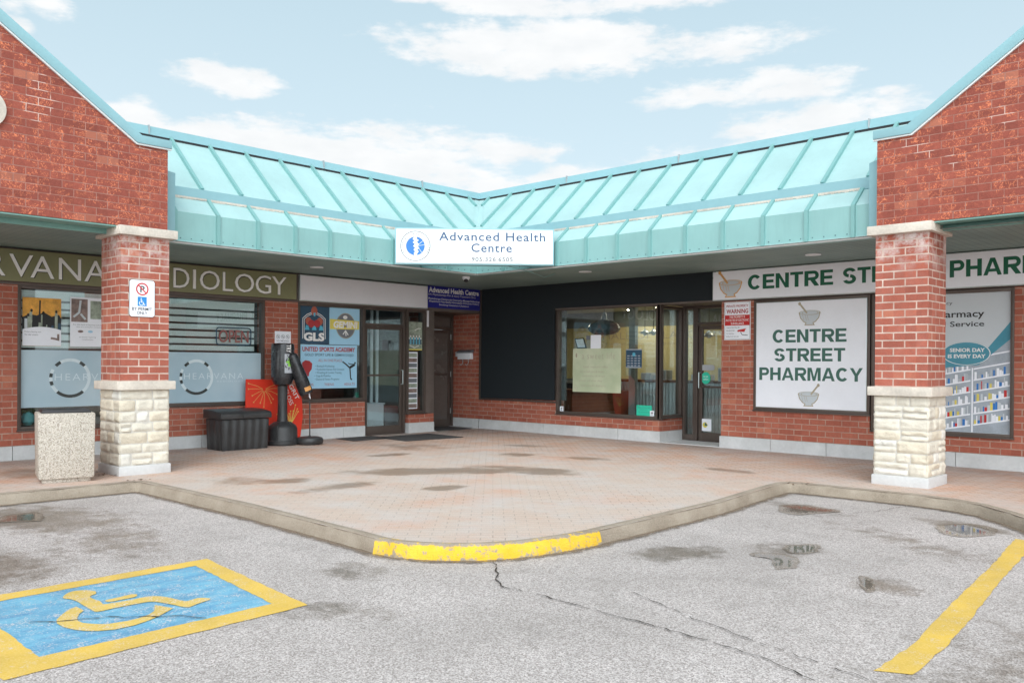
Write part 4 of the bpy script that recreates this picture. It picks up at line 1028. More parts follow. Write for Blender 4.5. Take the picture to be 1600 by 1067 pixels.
for LL in (L_[:8], L_[8:]):
    mb = MB()
    for c, s0, s1 in LL: text(mb, c, FL, s0, s1, 2.575, 2.885, .103, -.006, raise_=.018)
    wd_ = part('lettering', mb, 'letterw', rt, smooth=0, recalc=False)
    mb = MB()
    for c, s0, s1 in LL: text(mb, c, FL, s0 + .008, s1 + .010, 2.568, 2.879, .1016, .006)
    part('letter_shadow', mb, 'dark', wd_, smooth=0, recalc=False)  # offset dark copy painting the letters' shadow on the sign face
rt = signbox(FL, -4.545, -1.555, 2.50, 2.965, .031, .10, 'offw', 'silver', 'blank white sign board above the sports academy door', rim=.016)
rt = signbox(FL, -1.54, -.035, 2.535, 3.03 - .05, .031, .062, 'navy', 'navy', 'navy blue Advanced Health Centre sign over the corner recess')
letters(rt, [(('Advanced Health Centre', FL, -1.50, -.09, 2.845, 2.955, .063, .03), {}), (('I.M. Physiotherapy-Pain & Injury Treatment Clinic', FL, -1.51, -.18, 2.775, 2.825, .063, .0), {}),
             (('Physiotherapy-Chiropractic-Osteopathy-Massage-Reflexology', FL, -1.51, -.06, 2.69, 2.74, .063, .006), {}), (('Acupuncture-Naturopathy-Homeopathy-Orthopedic-Podiatry', FL, -1.49, -.08, 2.64, 2.685, .063, .006), {}),
             (('Smoking Cessation-Chelation', FL, -1.22, -.38, 2.578, 2.625, .063, .006), {})], 'letterw')
# pharmacy sign band
rt = signbox(FR, 5.78, 12.6, 2.482, 2.975, .056, .12, 'white', 'silver', 'long white CENTRE STREET PHARMACY sign band with a mortar and pestle', rim=.014)
for wd_, a, b2 in (('CENTRE', 6.44, 7.87), ('STREET', 8.02, 9.30), ('PHARMACY', 9.53, 11.38)): mb = MB(); block(mb, wd_, FR, a, b2, 2.635, 2.87, .1215); part('lettering', mb, 'green', rt, smooth=0, recalc=False)
def mortar_logo(rt, F, s, z, k, d, flip=1, line='sepia', fill='pgrey'):
    """mortar and pestle drawing: bowl half-width .22 k"""
    a = MB(); b2 = MB()
    bowl = [(-.21, .06), (-.18, -.04), (-.12, -.11), (-.07, -.135), (-.09, -.175), (.09, -.175), (.07, -.135), (.12, -.11), (.18, -.04), (.21, .06)]
    b2.poly(F, [(s + p * k, z + q * k) for p, q in bowl], d); b2.disc(F, s, z + .06 * k, .21 * k, .045 * k, d + .0003)
    o = part('logo_bowl', b2, fill, rt, smooth=0, recalc=False)
    a.stroke(F, [(s + p * k, z + q * k) for p, q in bowl], .018 * k, d + .0008)
    a.ring(F, s, z + .06 * k, .195 * k, .215 * k, 0, 360, d + .0010, ky=.22); a.ring(F, s + .01 * k, z + .055 * k, .15 * k, .165 * k, 0, 360, d + .0011, ky=.2)
    a.stroke(F, [(s + flip * -.195 * k, z + .23 * k), (s + flip * -.05 * k, z + .05 * k)], .034 * k, d + .0013); a.disc(F, s + flip * -.20 * k, z + .235 * k, .028 * k, .032 * k, d + .0014)
    for q in (-.02, .03, .07): a.stroke(F, [(s + (q - .12) * k, z + .02 * k), (s + (q - .09) * k, z - .09 * k)], .006 * k, d + .0009)
    part('logo_outline', a, line, rt, smooth=0, recalc=False)
mortar_logo(rt, FR, 6.12, 2.71, 1.0, .1212, 1, 'tan')
# white window panel of the pharmacy
rt = signbox(FR, 6.535, 8.345, .715, 2.42, -.044, .016, 'white', 'silver', 'white window panel reading CENTRE STREET PHARMACY between two mortar drawings', 'window_sign', rim=.008)
for wd_, a, b2, z_ in (('CENTRE', 6.83, 8.04, 1.765), ('STREET', 6.86, 8.02, 1.465), ('PHARMACY', 6.60, 8.29, 1.16)): mb = MB(); block(mb, wd_, FR, a, b2, z_, z_ + .205, .0170); part('lettering', mb, 'greeng', rt, smooth=0, recalc=False)
mortar_logo(rt, FR, 7.45, 2.18, .82, .0168, 1); mortar_logo(rt, FR, 7.44, .905, .80, .0168, -1)
# pharmacy shelves film
mb = MB(); mb.box(FR, 8.455, 10.265, .485, 2.42, -.049, -.040)
rt = thing('window_poster', mb, 'pgrey', 'printed window film with teal stripe, SENIOR DAY oval and medicine shelves', 'poster', smooth=0)
mb = MB(); d = -.0395
mb.poly(FR, [(8.46, .49), (10.262, .49), (10.262, 1.78), (9.86, 1.42), (9.1, 1.35), (8.46, 1.5)], d, 0)
mb.poly(FR, [(8.46, 1.50), (9.1, 1.35), (9.86, 1.42), (10.262, 1.78), (10.262, 2.02), (9.95, 1.62), (9.4, 1.50), (8.46, 1.62)], d + .0008, 1)
part('artwork', mb, ['shelf', 'pteal'], rt, smooth=0, recalc=False)
mb = MB(); rs = random.Random(5)
for r in range(7):
    for seg0, seg1 in ((8.50, 9.02), (9.40, 9.76), (9.80, 10.25)):
        zz = .60 + r * .155
        top = .49 + (seg1 - 8.46) * .0
        
        sl = .20
        mb.poly(FR, [(seg0, zz - .02 + (seg0 - 9.8) * sl), (seg1, zz - .02 + (seg1 - 9.8) * sl), (seg1, zz + (seg1 - 9.8) * sl), (seg0, zz + (seg0 - 9.8) * sl)], d + .0005, 0)
        if zz + (seg0 - 9.8) * sl < .50 or zz + (seg1 - 9.8) * sl > 1.42: continue
        s = seg0 + .01
        while s < seg1 - .03:
            wd = rs.uniform(.010, .034); hh = rs.uniform(.045, .115); zb = zz + (s - 9.8) * sl
            if zb + hh < 1.44 + max(0, (s - 9.86)) * .8: mb.poly(FR, [(s, zb), (s + wd, zb + wd * sl), (s + wd, zb + hh), (s, zb + hh)], d + .0004, rs.choice((0, 0, 0, 0, 0, 5, 2, 2, 5, 5, 0, 2, 1, 1, 3, 4)))
            s += wd + rs.choice((.001, .002, .004, .02))
for q in (9.385, 9.775): mb.poly(FR, [(q, .49), (q + .018, .49), (q + .018, 1.38), (q, 1.38)], d + .0006, 0)
mb.poly(FR, [(8.98, .49), (9.08, .49), (9.40, 1.36), (9.26, 1.36)], d + .0007, 0)
part('printed_shelves', mb, ['white', 'logob', 'lgrey', 'red', 'yel', 'pgrey'], rt, smooth=0, recalc=False)
mb = MB(); mb.disc(FR, 9.70, 1.58, .315, .165, d + .0016); part('oval', mb, 'pteal', rt, smooth=0, recalc=False)
mb = MB(); mb.ring(FR, 9.70, 1.58, .30, .312, 0, 360, d + .002, ky=.52); text(mb, 'SENIOR DAY', FR, 9.49, 9.94, 1.60, 1.655, d + .002, .03); text(mb, 'IS EVERY DAY', FR, 9.465, 9.95, 1.515, 1.57, d + .002, .03)
part('lettering', mb, 'letterw', rt, smooth=0, recalc=False)
letters(rt, [(('Pharmacy', FR, 9.26, 9.93, 2.055, 2.18, d + .001, .015), {}), (('Medical Service', FR, 8.98, 9.93, 1.955, 2.03, d + .001, .012), {}), (('Centre Street Pharmacy', FR, 8.60, 9.52, 2.255, 2.315, d + .001, .0), {})], 'black')
# main lightbox sign across the corner
M0 = Vector((3.355, -3.37)); FM = lambda s, z, d: Vector((M0.x + .6993 * s + .7149 * d, M0.y + .7149 * s - .6993 * d, z))
mb = MB(); mb.box(FM, -1.285, 1.285, 2.99, 3.58, -.16, .0)
rt = thing('lightbox_sign', mb, 'tealb', 'large white Advanced Health Centre lightbox hung across the roof corner', 'sign', bev=.006)
mb = MB(); mb.box(FM, -1.262, 1.262, 3.013, 3.557, .0005, .008); part('sign_face', mb, 'whitel', rt, smooth=0)
letters(rt, [(('Advanced Health', FM, -.575, 1.14, 3.375, 3.515, .009, .012), dict(sp=1.12)), (('Centre', FM, -.055, .60, 3.195, 3.335, .009, .012), dict(sp=1.12))], 'steelb')
letters(rt, [(('905.326.6505', FM, -.05, .615, 3.045, 3.118, .009, .022), dict(sp=1.15))], 'grey')
mb = MB(); mb.ring(FM, -.955, 3.285, .232, .243, 0, 360, .0105, seg=60); mb.ring(FM, -.955, 3.285, .150, .153, 0, 360, .009, seg=60)
for i, c in enumerate('ADVANCED HEALTH CENTRE'):
    if c == ' ': continue
    a = R(205 - i * 230 / 21); cx, cz = -.955 + .195 * math.cos(a), 3.285 + .195 * math.sin(a); th = a - math.pi / 2
    text(mb, c, FM, cx - .014 * math.cos(th), cx - .014 * math.cos(th) + .028, cz - .014 * math.sin(th) - .014, cz - .014 * math.sin(th) + .018, .009, 0, rot=th)
part('logo_ring', mb, 'grey', rt, smooth=0, recalc=False)
mb = MB(); mb.disc(FM, -.955, 3.285, .148, .148, .0092, seg=40); part('logo_disc', mb, 'logob', rt, smooth=0, recalc=False)
mb = MB(); sp_ = [(-.945, 3.44), (-.97, 3.40), (-.935, 3.375), (-.965, 3.345), (-.93, 3.315), (-.96, 3.285), (-.925, 3.255), (-.955, 3.225), (-.93, 3.195), (-.955, 3.165), (-.945, 3.135)]
mb.stroke(FM, sp_, .045, .0098); 
for a in (8, -45, 35): mb.stroke(FM, [(-.93, 3.285), (-.955 + .148 * math.cos(R(a)), 3.285 + .148 * math.sin(R(a)))], .006, .0100)
part('logo_spine', mb, 'whitel', rt, smooth=0, recalc=False)
# dangling cable
mb = MB(); mb.tube([FM(.55, 2.985, -.1), (3.62, -2.42, 2.955), (3.50, -2.0, 2.93), (3.20, -1.50, 2.94), (3.34, -1.50, 2.965), (3.56, -1.62, 2.978)], .006, 6)
thing('dangling_cable', mb, 'tealf', 'loose thin cable hanging under the soffit by the lightbox sign', 'cable')

# permit sign on the left pillar
def rrect(s0, s1, z0, z1, r, n=6):
    P = []
    for cx, cz, a in ((s1 - r, z1 - r, 0), (s0 + r, z1 - r, 90), (s0 + r, z0 + r, 180), (s1 - r, z0 + r, 270)):
        P += [(cx + r * math.cos(R(a + 90 * i / n)), cz + r * math.sin(R(a + 90 * i / n))) for i in range(n + 1)]
    return P
FP = lambda s, z, d: Vector((2.727 + d, s, z))
mb = MB(); mb.ext(FP, rrect(-8.635, -8.315, 1.95, 2.41, .035), .004, .008)
rt = thing('parking_sign', mb, 'black', 'white BY PERMIT ONLY accessible parking sign on the left brick pillar', 'sign', smooth=0)
mb = MB(); mb.ext(FP, rrect(-8.630, -8.320, 1.955, 2.405, .032), .008, .0095); part('sign_face', mb, 'white', rt, smooth=0)
mb = MB(); mb.ring(FP, -8.475, 2.295, .062, .078, 0, 360, .0115); mb.stroke(FP, [(-8.527, 2.347), (-8.423, 2.243)], .014, .0118); part('red_circle', mb, 'red', rt, smooth=0, recalc=False)
letters(rt, [(('P', FP, -8.50, -8.445, 2.255, 2.335, .0105, .02), {}), (('BY PERMIT', FP, -8.60, -8.35, 2.030, 2.068, .0105, .018), {}), (('ONLY', FP, -8.54, -8.41, 1.982, 2.018, .0105, .018), {})], 'black')
mb = MB(); mb.box(FP, -8.532, -8.418, 2.085, 2.20, .0098, .0104); part('access_symbol', mb, 'isa', rt, smooth=0)
mb = MB(); wheelchair(mb, FP, -8.485, 2.12, .088, .0108); part('wheelchair_figure', mb, 'white', rt, smooth=0, recalc=False)
# warning sign
mb = MB(); mb.box(FR, 5.945, 6.43, 1.82, 2.455, .002, .008)
rt = thing('warning_sign', mb, 'white', 'red and white PRIVATE PROPERTY WARNING sign on brick beside the corner shop door', 'sign', smooth=0)
mb = MB(); mb.box(FR, 5.96, 6.415, 2.06, 2.235, .0082, .009); mb.poly(FR, [(6.20, 1.95), (6.33, 1.985), (6.36, 2.01), (6.20, 1.985)], .0092); mb.poly(FR, [(6.19, 1.96), (6.32, 1.95), (6.34, 1.985), (6.19, 1.975)], .0094); part('red_band', mb, 'red', rt, smooth=0, recalc=False)
mb = MB(); text(mb, 'WARNING', FR, 5.985, 6.39, 2.26, 2.335, .0095, .03); text(mb, 'PRIVATE PROPERTY', FR, 5.985, 6.39, 2.365, 2.405, .0095, .012); part('lettering', mb, 'maroon', rt, smooth=0, recalc=False)
letters(rt, [(('THIS PROPERTY IS', FR, 6.04, 6.33, 2.185, 2.222, .0096, .012), {}), (('PROTECTED BY ELECTRONIC', FR, 5.975, 6.40, 2.13, 2.167, .0096, .012), {}), (('SURVEILLANCE', FR, 6.07, 6.31, 2.075, 2.112, .0096, .012), {})], 'letterw')
letters(rt, [(('VIOLATORS WILL BE', FR, 5.985, 6.23, 2.015, 2.035, .0096, 0), {}), (('PROSECUTED', FR, 5.985, 6.14, 1.965, 1.985, .0096, 0), {}), (('TO THE FULL', FR, 5.985, 6.13, 1.915, 1.935, .0096, 0), {}), (('EXTENT OF THE LAW', FR, 5.985, 6.22, 1.865, 1.885, .0096, 0), {})], 'black')
mb = MB(); rectframe(mb, FR, 5.955, 6.42, 1.83, 2.445, .004, .0082, .0088); mb.stroke(FR, [(6.25, 1.95), (6.28, 1.905), (6.38, 1.895)], .01, .0094); part('border', mb, 'black', rt, smooth=0, recalc=False)
# small no smoking sign
mb = MB(); mb.box(FL, -4.985, -4.665, 1.70, 1.945, .002, .007)
rt = thing('notice_sign', mb, 'white', 'small white notice with three crossed circles on the brick pier', 'sign', smooth=0)
mb = MB()
for q in (-4.92, -4.825, -4.73): mb.ring(FL, q, 1.85, .030, .036, 0, 360, .0085); mb.stroke(FL, [(q - .024, 1.874), (q + .024, 1.826)], .006, .0087); mb.disc(FL, q, 1.85, .014, .010, .0083, seg=10)
text(mb, 'NO SMOKING', FL, -4.95, -4.70, 1.765, 1.79, .0085, .01); text(mb, 'OR VAPING', FL, -4.92, -4.73, 1.725, 1.745, .0085, 0)
part('lettering', mb, 'grey', rt, smooth=0, recalc=False)

# sports academy posters, behind the glass
mb = MB(); mb.box(FL, -4.475, -3.825, 1.735, 2.42, -.049, -.044)
rt = thing('window_poster', mb, 'posterd', 'dark blue GLS poster with a boxer figure, upper left of the academy window', 'poster', smooth=0)
mb = MB(); d = -.0435
P = [(-4.39, 1.83), (-4.39, 2.20), (-4.30, 2.27), (-4.20, 2.31)]; mb.stroke(FL, P, .012, d); mb.stroke(FL, [(-8.30 - p, q) for p, q in P], .012, d)
P = [(-4.36, 1.85), (-4.36, 2.185), (-4.28, 2.245), (-4.20, 2.28)]; mb.stroke(FL, P, .010, d); mb.stroke(FL, [(-8.30 - p, q) for p, q in P], .010, d)
text(mb, 'GLS', FL, -4.37, -3.93, 1.79, 1.945, d + .001, .05); part('lettering', mb, 'letterw', rt, smooth=0, recalc=False)
mb = MB(); mb.disc(FL, -4.15, 2.335, .065, .085, d + .001, mi=0); mb.disc(FL, -4.27, 2.15, .065, .07, d + .0012, mi=0); mb.disc(FL, -4.03, 2.15, .065, .07, d + .0012, mi=0)
mb.disc(FL, -4.21, 2.105, .07, .07, d + .0016, mi=1); mb.disc(FL, -4.09, 2.11, .07, .068, d + .0018, mi=1); mb.poly(FL, [(-4.17, 2.30), (-4.12, 2.31), (-4.13, 2.24), (-4.16, 2.24)], d + .002, 2)
for q in (-4.30, -4.15, -4.0): mb.poly(FL, [(q - .05, 1.99), (q + .05, 1.99), (q + .03, 2.06), (q - .02, 2.08)], d + .0014, 2)
part('boxer_artwork', mb, ['skin', 'maroon', 'cyan'], rt, smooth=0, recalc=False)
mb = MB(); mb.box(FL, -3.82, -3.14, 1.735, 2.42, -.049, -.044)
rt = thing('window_poster', mb, 'posterb', 'pale blue poster with a round grey dojo emblem, upper right of the academy window', 'poster', smooth=0)
mb = MB(); mb.disc(FL, -3.46, 2.09, .22, .24, d); mb.poly(FL, [(-3.81, 2.02), (-3.15, 2.03), (-3.15, 2.19), (-3.81, 2.21)], d + .0006, 1); mb.ring(FL, -3.46, 2.09, .205, .215, 0, 360, d + .001, mi=2, ky=1.1)
mb.disc(FL, -3.47, 2.25, .05, .035, d + .0012, mi=3); mb.stroke(FL, [(-3.52, 1.93), (-3.46, 2.0), (-3.40, 1.92)], .02, d + .0012, mi=3); mb.stroke(FL, [(-3.46, 2.0), (-3.45, 1.90)], .02, d + .0013, mi=3)
part('emblem', mb, ['grey', 'yel', 'sepia', 'letterw'], rt, smooth=0, recalc=False)
letters(rt, [(('GEMINI', FL, -3.74, -3.20, 2.045, 2.175, d + .0018, .04), dict(slant=.1))], 'letterw')
mb = MB(); mb.box(FL, -4.435, -3.20, .925, 1.725, -.049, -.040)
rt = thing('window_poster', mb, 'posterb', 'light blue UNITED SPORTS ACADEMY poster in the academy window', 'poster', smooth=0)
d = -.039
letters(rt, [(('UNITED SPORTS ACADEMY', FL, -4.40, -3.245, 1.60, 1.685, d, .035), {}), (('TEENS', FL, -3.93, -3.72, .975, 1.02, d, .0), {}), (('ADULTS', FL, -3.49, -3.25, .975, 1.02, d, .0), {}), (('KIDS', FL, -4.32, -4.16, .975, 1.02, d, .0), {}), (('ALL IN ONE PLACE', FL, -4.06, -3.54, 1.415, 1.465, d, -.004), {})], 'maroon')
letters(rt, [(('GOLD SPORT LIFE & GEMINI DOJO', FL, -4.35, -3.28, 1.505, 1.565, d, .012), {}), (('• Boxing & Kickboxing', FL, -4.12, -3.71, 1.305, 1.355, d, .0), {}), (('• Kyokushin Karate (Full Contact)', FL, -4.12, -3.49, 1.245, 1.295, d, .0), {}),
             (('• Wrestling & Combat Training', FL, -4.12, -3.55, 1.185, 1.235, d, .0), {}), (('• Yoga & Mobility', FL, -4.14, -3.79, 1.125, 1.175, d, .0), {}), (('• Dance & Fitness Programs', FL, -4.13, -3.60, 1.065, 1.115, d, .0), {})], 'posterd')
mb = MB(); mb.ext(FL, [(-4.40, 1.40), (-4.34, 1.44), (-4.25, 1.43), (-4.19, 1.38), (-4.20, 1.28), (-4.25, 1.22), (-4.26, 1.15), (-4.37, 1.15), (-4.37, 1.22), (-4.41, 1.30)], d, d + .001); part('boxing_glove', mb, 'maroon', rt, smooth=0)
mb = MB(); mb.stroke(FL, [(-3.53, 1.42), (-3.45, 1.37), (-3.36, 1.30), (-3.345, 1.12), (-3.335, 1.09), (-3.31, 1.085)], .026, d + .001); mb.stroke(FL, [(-3.36, 1.31), (-3.27, 1.355), (-3.25, 1.37)], .045, d + .0015); mb.stroke(FL, [(-3.27, 1.37), (-3.36, 1.375), (-3.40, 1.39)], .014, d + .0017); mb.disc(FL, -3.245, 1.395, .018, .02, d + .002, seg=12)
part('kick_silhouette', mb, 'black', rt, smooth=0, recalc=False)
# clinic posters
mb = MB(); mb.box(FL, -8.985, -8.47, 1.615, 2.305, -.049, -.043)
rt = thing('window_poster', mb, 'orange', 'poster of a crowd against an orange sunset in the leftmost window', 'poster', smooth=0)
mb = MB(); d = -.0425; rs = random.Random(9)
mb.poly(FL, [(-8.985, 1.80), (-8.985, 2.02), (-8.9, 2.07), (-8.8, 2.05), (-8.7, 2.1), (-8.6, 2.04), (-8.5, 2.07), (-8.47, 2.02), (-8.47, 1.80)], d, 0)
for i in range(15): q = -8.97 + i * .034 + rs.uniform(-.012, .012); hh = rs.uniform(1.93, 2.13); mb.disc(FL, q + rs.uniform(-.01, .01), hh, .017, .024, d + .0004, seg=10, mi=0); mb.poly(FL, [(q - .02, 1.83), (q + .02, 1.83), (q + .018, hh - .02), (q - .018, hh - .02)], d + .0004 + i * .00001, rs.choice((0, 1, 2, 3)))
mb.stroke(FL, [(-8.76, 2.05), (-8.755, 2.27)], .022, d + .0006, mi=0)
P = [(-8.985, 1.617)] + [(-8.985 + i * .0515, 1.815 + .075 * math.sin(math.pi * (.15 + .7 * i / 10))) for i in range(11)] + [(-8.47, 1.617)]
mb.poly(FL, P, d + .0012, 4)
part('crowd_artwork', mb, ['black', 'posterd', 'pgrey', 'photog', 'white'], rt, smooth=0, recalc=False)
letters(rt, [(('Modern hearing care', FL, -8.96, -8.74, 1.80, 1.825, d + .002, 0), {}), (('The clear solution', FL, -8.96, -8.78, 1.765, 1.787, d + .002, 0), {})], 'grey')
mb = MB(); mb.stroke(FL, [(-8.61, 1.73), (-8.55, 1.72), (-8.51, 1.71), (-8.51, 1.79)], .03, d + .0025); part('device_picture', mb, 'photo', rt, smooth=0, recalc=False)
mb = MB(); mb.box(FL, -8.345, -7.40, 1.615, 2.345, -.049, -.043)
rt = thing('window_poster', mb, 'white', 'white poster with brown hands photo above small print, just left of the pillar', 'poster', smooth=0)
mb = MB(); mb.poly(FL, [(-8.33, 1.98), (-8.10, 1.98), (-8.10, 2.32), (-8.33, 2.32)], d, 0); mb.poly(FL, [(-8.06, 2.03), (-7.7, 2.03), (-7.7, 2.30), (-8.06, 2.30)], d, 1)
mb.stroke(FL, [(-8.30, 2.05), (-8.22, 2.12), (-8.20, 2.30)], .03, d + .001, mi=2); mb.stroke(FL, [(-8.13, 2.02), (-8.2, 2.1)], .03, d + .001, mi=2); mb.disc(FL, -8.2, 1.84, .04, .018, d + .001, mi=0); mb.disc(FL, -8.06, 1.84, .035, .018, d + .001, mi=3)
part('artwork', mb, ['photo', 'photog', 'pgrey', 'posterb'], rt, smooth=0, recalc=False)
letters(rt, [(('For the hard of hearing and those', FL, -8.30, -7.86, 1.925, 1.95, d + .001, 0), {}), (('who are caring for someone', FL, -8.26, -7.90, 1.895, 1.915, d + .001, 0), {}), (('at better hearing', FL, -8.22, -7.98, 1.745, 1.765, d + .001, 0), {}), (('complimentary', FL, -8.18, -8.02, 1.71, 1.73, d + .001, 0), {})], 'grey')
# OPEN neon
rt = root('open_sign', FL(-5.73, 1.69, -.10), 'unlit neon OPEN sign in the second frosted window', 'neon sign')
mb = MB(); Pp = rrect(-6.05, -5.42, 1.69, 1.975, .05); mb.tube([FL(a, b_, -.038) for a, b_ in Pp + Pp[:1]], .010, 6, caps=False); part('border_tube', mb, 'posterd', rt)
mb = MB(); text(mb, 'OPEN', FL, -6.01, -5.46, 1.725, 1.94, -.043, .03, raise_=.003); part('letter_backing', mb, 'photo', rt, smooth=0, recalc=False)
mb = MB(); text(mb, 'OPEN', FL, -6.0, -5.47, 1.735, 1.93, -.039, -.03, raise_=.004); part('letter_tubes', mb, 'maroon', rt, smooth=0, recalc=False)
# sidelight photo strip and poster
mb = MB(); mb.box(FL, -1.94, -1.70, .48, 1.625, -.049, -.044)
rt = thing('photo_strip', mb, 'white', 'tall white strip of small photographs in the narrow sidelight', 'poster', smooth=0)
mb = MB(); d = -.0435
for i in range(11): z_ = .50 + i * .102; mb.poly(FL, [(-1.925, z_), (-1.715, z_), (-1.715, z_ + .078), (-1.925, z_ + .078)], d, i % 3)
part('photographs', mb, ['photo', 'photog', 'grey'], rt, smooth=0, recalc=False)
mb = MB(); mb.box(FL, -1.955, -1.58, 1.675, 2.23, -.049, -.044)
rt = thing('window_poster', mb, 'photog', 'small team photo poster with yellow base line above the photo strip', 'poster', smooth=0)
mb = MB(); mb.poly(FL, [(-1.95, 1.66), (-1.585, 1.66), (-1.585, 1.685), (-1.95, 1.685)], d, 0)
for i in range(9): q = -1.92 + i * .038; mb.disc(FL, q, 1.90 + (i % 2) * .04, .014, .02, d + .0004, seg=8, mi=1); mb.poly(FL, [(q - .016, 1.78), (q + .016, 1.78), (q + .014, 1.88 + (i % 2) * .04), (q - .014, 1.88 + (i % 2) * .04)], d + .0003 + i * .00001, 2 if i % 2 else 3)
mb.stroke(FL, [(-1.9, 1.75), (-1.78, 1.71), (-1.66, 1.76)], .012, d + .001, mi=1); mb.stroke(FL, [(-1.78, 2.06), (-1.68, 2.1), (-1.62, 2.1)], .014, d + .001, mi=1)
part('team_artwork', mb, ['yel', 'letterw', 'cyan', 'posterd'], rt, smooth=0, recalc=False)
# notice on recessed door
mb = MB(); mb.box(FD2, -1.02, -.74, 1.56, 1.80, .012, .015); thing('door_notice', mb, 'lgrey', 'faded paper notice taped to the recessed bronze door', 'notice', smooth=0)

# corner shop window dressing
mb = MB(); mb.box(FR, 2.59, 3.755, .86, 1.70, -.049, -.044)
rt = thing('menu_film', mb, 'etch', 'pale green etched menu sheet stuck inside the wide shop window', 'poster', smooth=0)
d = -.0435; mb = MB(); text(mb, 'a sweet life', FR, 2.82, 3.62, 1.50, 1.62, d, -.015, sp=1.2)
for i, (a, b2) in enumerate(((2.85, 3.45), (2.78, 3.35), (2.82, 3.38), (2.75, 3.32), (2.80, 3.4))): text(mb, ('fresh roasted coffee', 'loose leaf teas & lattes', 'sandwiches & wraps', 'soup of the day', 'homemade desserts')[i], FR, a, b2, 1.33 - i * .09, 1.37 - i * .09, d, -.01)
mb.ring(FR, 2.62, .89, .10, .105, 0, 90, d); mb.ring(FR, 2.62, .89, .06, .065, 0, 90, d); mb.disc(FR, 2.68, 1.57, .02, .045, d, seg=12)
part('lettering', mb, 'sepia', rt, smooth=0, recalc=False)
mb = MB(); mb.box(FR, 3.87, 4.225, 1.335, 1.685, -.049, -.043)
rt = thing('menu_board', mb, 'posterd', 'dark little menu board with pale writing in the wide shop window', 'menu board', smooth=0)
mb = MB(); rs = random.Random(2); mb.disc(FR, 4.05, 1.585, .035, .035, d + .001, mi=1)
for r in range(5):
    for c in range(4): mb.poly(FR, [(3.90 + c * .08, 1.37 + r * .045), (3.90 + c * .08 + rs.uniform(.04, .06), 1.37 + r * .045), (3.90 + c * .08 + .05, 1.385 + r * .045), (3.90 + c * .08, 1.385 + r * .045)], d + .0006)
mb.poly(FR, [(3.872, 1.665), (4.223, 1.665), (4.223, 1.683), (3.872, 1.683)], d + .0006); mb.poly(FR, [(3.872, 1.337), (4.223, 1.337), (4.223, 1.352), (3.872, 1.352)], d + .0006)
part('writing', mb, ['lgrey', 'cyan'], rt, smooth=0, recalc=False)
mb = MB(); mb.box(FR, 4.115, 4.45, .465, .655, -.049, -.044)
rt = thing('window_sticker', mb, 'mint', 'bright green hours sticker low in the wide shop window corner', 'sticker', smooth=0)
letters(rt, [(('Please use other door', FR, 4.15, 4.42, .60, .625, d, 0), {}), (('thank you', FR, 4.2, 4.36, .56, .585, d, 0), {}), (('for your patience', FR, 4.16, 4.40, .52, .545, d, 0), {})], 'greeng')
for (a, z_, lb) in ((2.265, .46, 'small white arrow sticker at the bottom left of the wide shop window'), (4.415, .462, 'small white arrow sticker overlapping the bright green sticker')):
    mb = MB(); mb.box(FR, a, a + .09, z_, z_ + .10, -.0428, -.0415); rt = thing('window_sticker', mb, 'white', lb, 'sticker', smooth=0)
    mb = MB(); mb.stroke(FR, [(a + .045, z_ + .02), (a + .045, z_ + .06)], .012, -.041); mb.poly(FR, [(a + .022, z_ + .055), (a + .068, z_ + .055), (a + .045, z_ + .085)], -.041); part('arrow', mb, 'black', rt, smooth=0, recalc=False)
mb = MB(); q = [(2.60, 1.90), (2.83, 1.915), (2.90, 1.71), (2.67, 1.705)]; mb.ext(FR, q, -.09, -.078); rt = thing('framed_certificate', mb, 'black', 'black framed certificate leaning above the green menu sheet', 'picture frame', smooth=0)
cx, cz = 2.75, 1.807; mb = MB(); mb.ext(FR, [(cx + (a - cx) * .82, cz + (b_ - cz) * .80) for a, b_ in q], -.0778, -.076); part('certificate', mb, 'white', rt, smooth=0)
mb = MB(); mb.box(FR, 3.03, 3.28, 1.70, 1.96, -.049, -.045); rt = thing('paper_notice', mb, 'white', 'plain white sheet taped above the green menu sheet', 'notice', smooth=0)
mb = MB(); mb.box(FR, 2.92, 3.01, 1.87, 1.95, -.049, -.045); thing('paper_notice', mb, 'grey', 'tiny grey card beside the plain white sheet', 'notice', smooth=0)
# door stickers
mb = MB(); mb.disc(FDR, 5.14, 1.16, .095, .11, .0, .002, seg=30); rt = thing('door_sticker', mb, 'mint', 'round mint green sticker on the bronze glass door', 'sticker', smooth=0)
letters(rt, [(('WE ARE', FDR, 5.09, 5.19, 1.17, 1.20, .003, 0), {}), (('OPEN', FDR, 5.09, 5.19, 1.12, 1.15, .003, 0), {})], 'white')
mb = MB(); mb.ext(FDR, rrect(5.03, 5.32, 1.30, 1.40, .04), .0, .002); thing('door_sticker', mb, 'lgrey', 'rounded pale grey sticker above the round mint green one', 'sticker', smooth=0)
mb = MB(); mb.box(FDR, 5.03, 5.26, .20, .42, .0, .002); rt = thing('door_sticker', mb, 'white', 'square white sticker with green and yellow shapes low on the bronze glass door', 'sticker', smooth=0)
mb = MB(); mb.disc(FDR, 5.13, .31, .05, .05, .003, mi=0); mb.poly(FDR, [(5.12, .29), (5.19, .30), (5.13, .36)], .0036, 1); part('artwork', mb, ['yel', 'greeng'], rt, smooth=0, recalc=False)

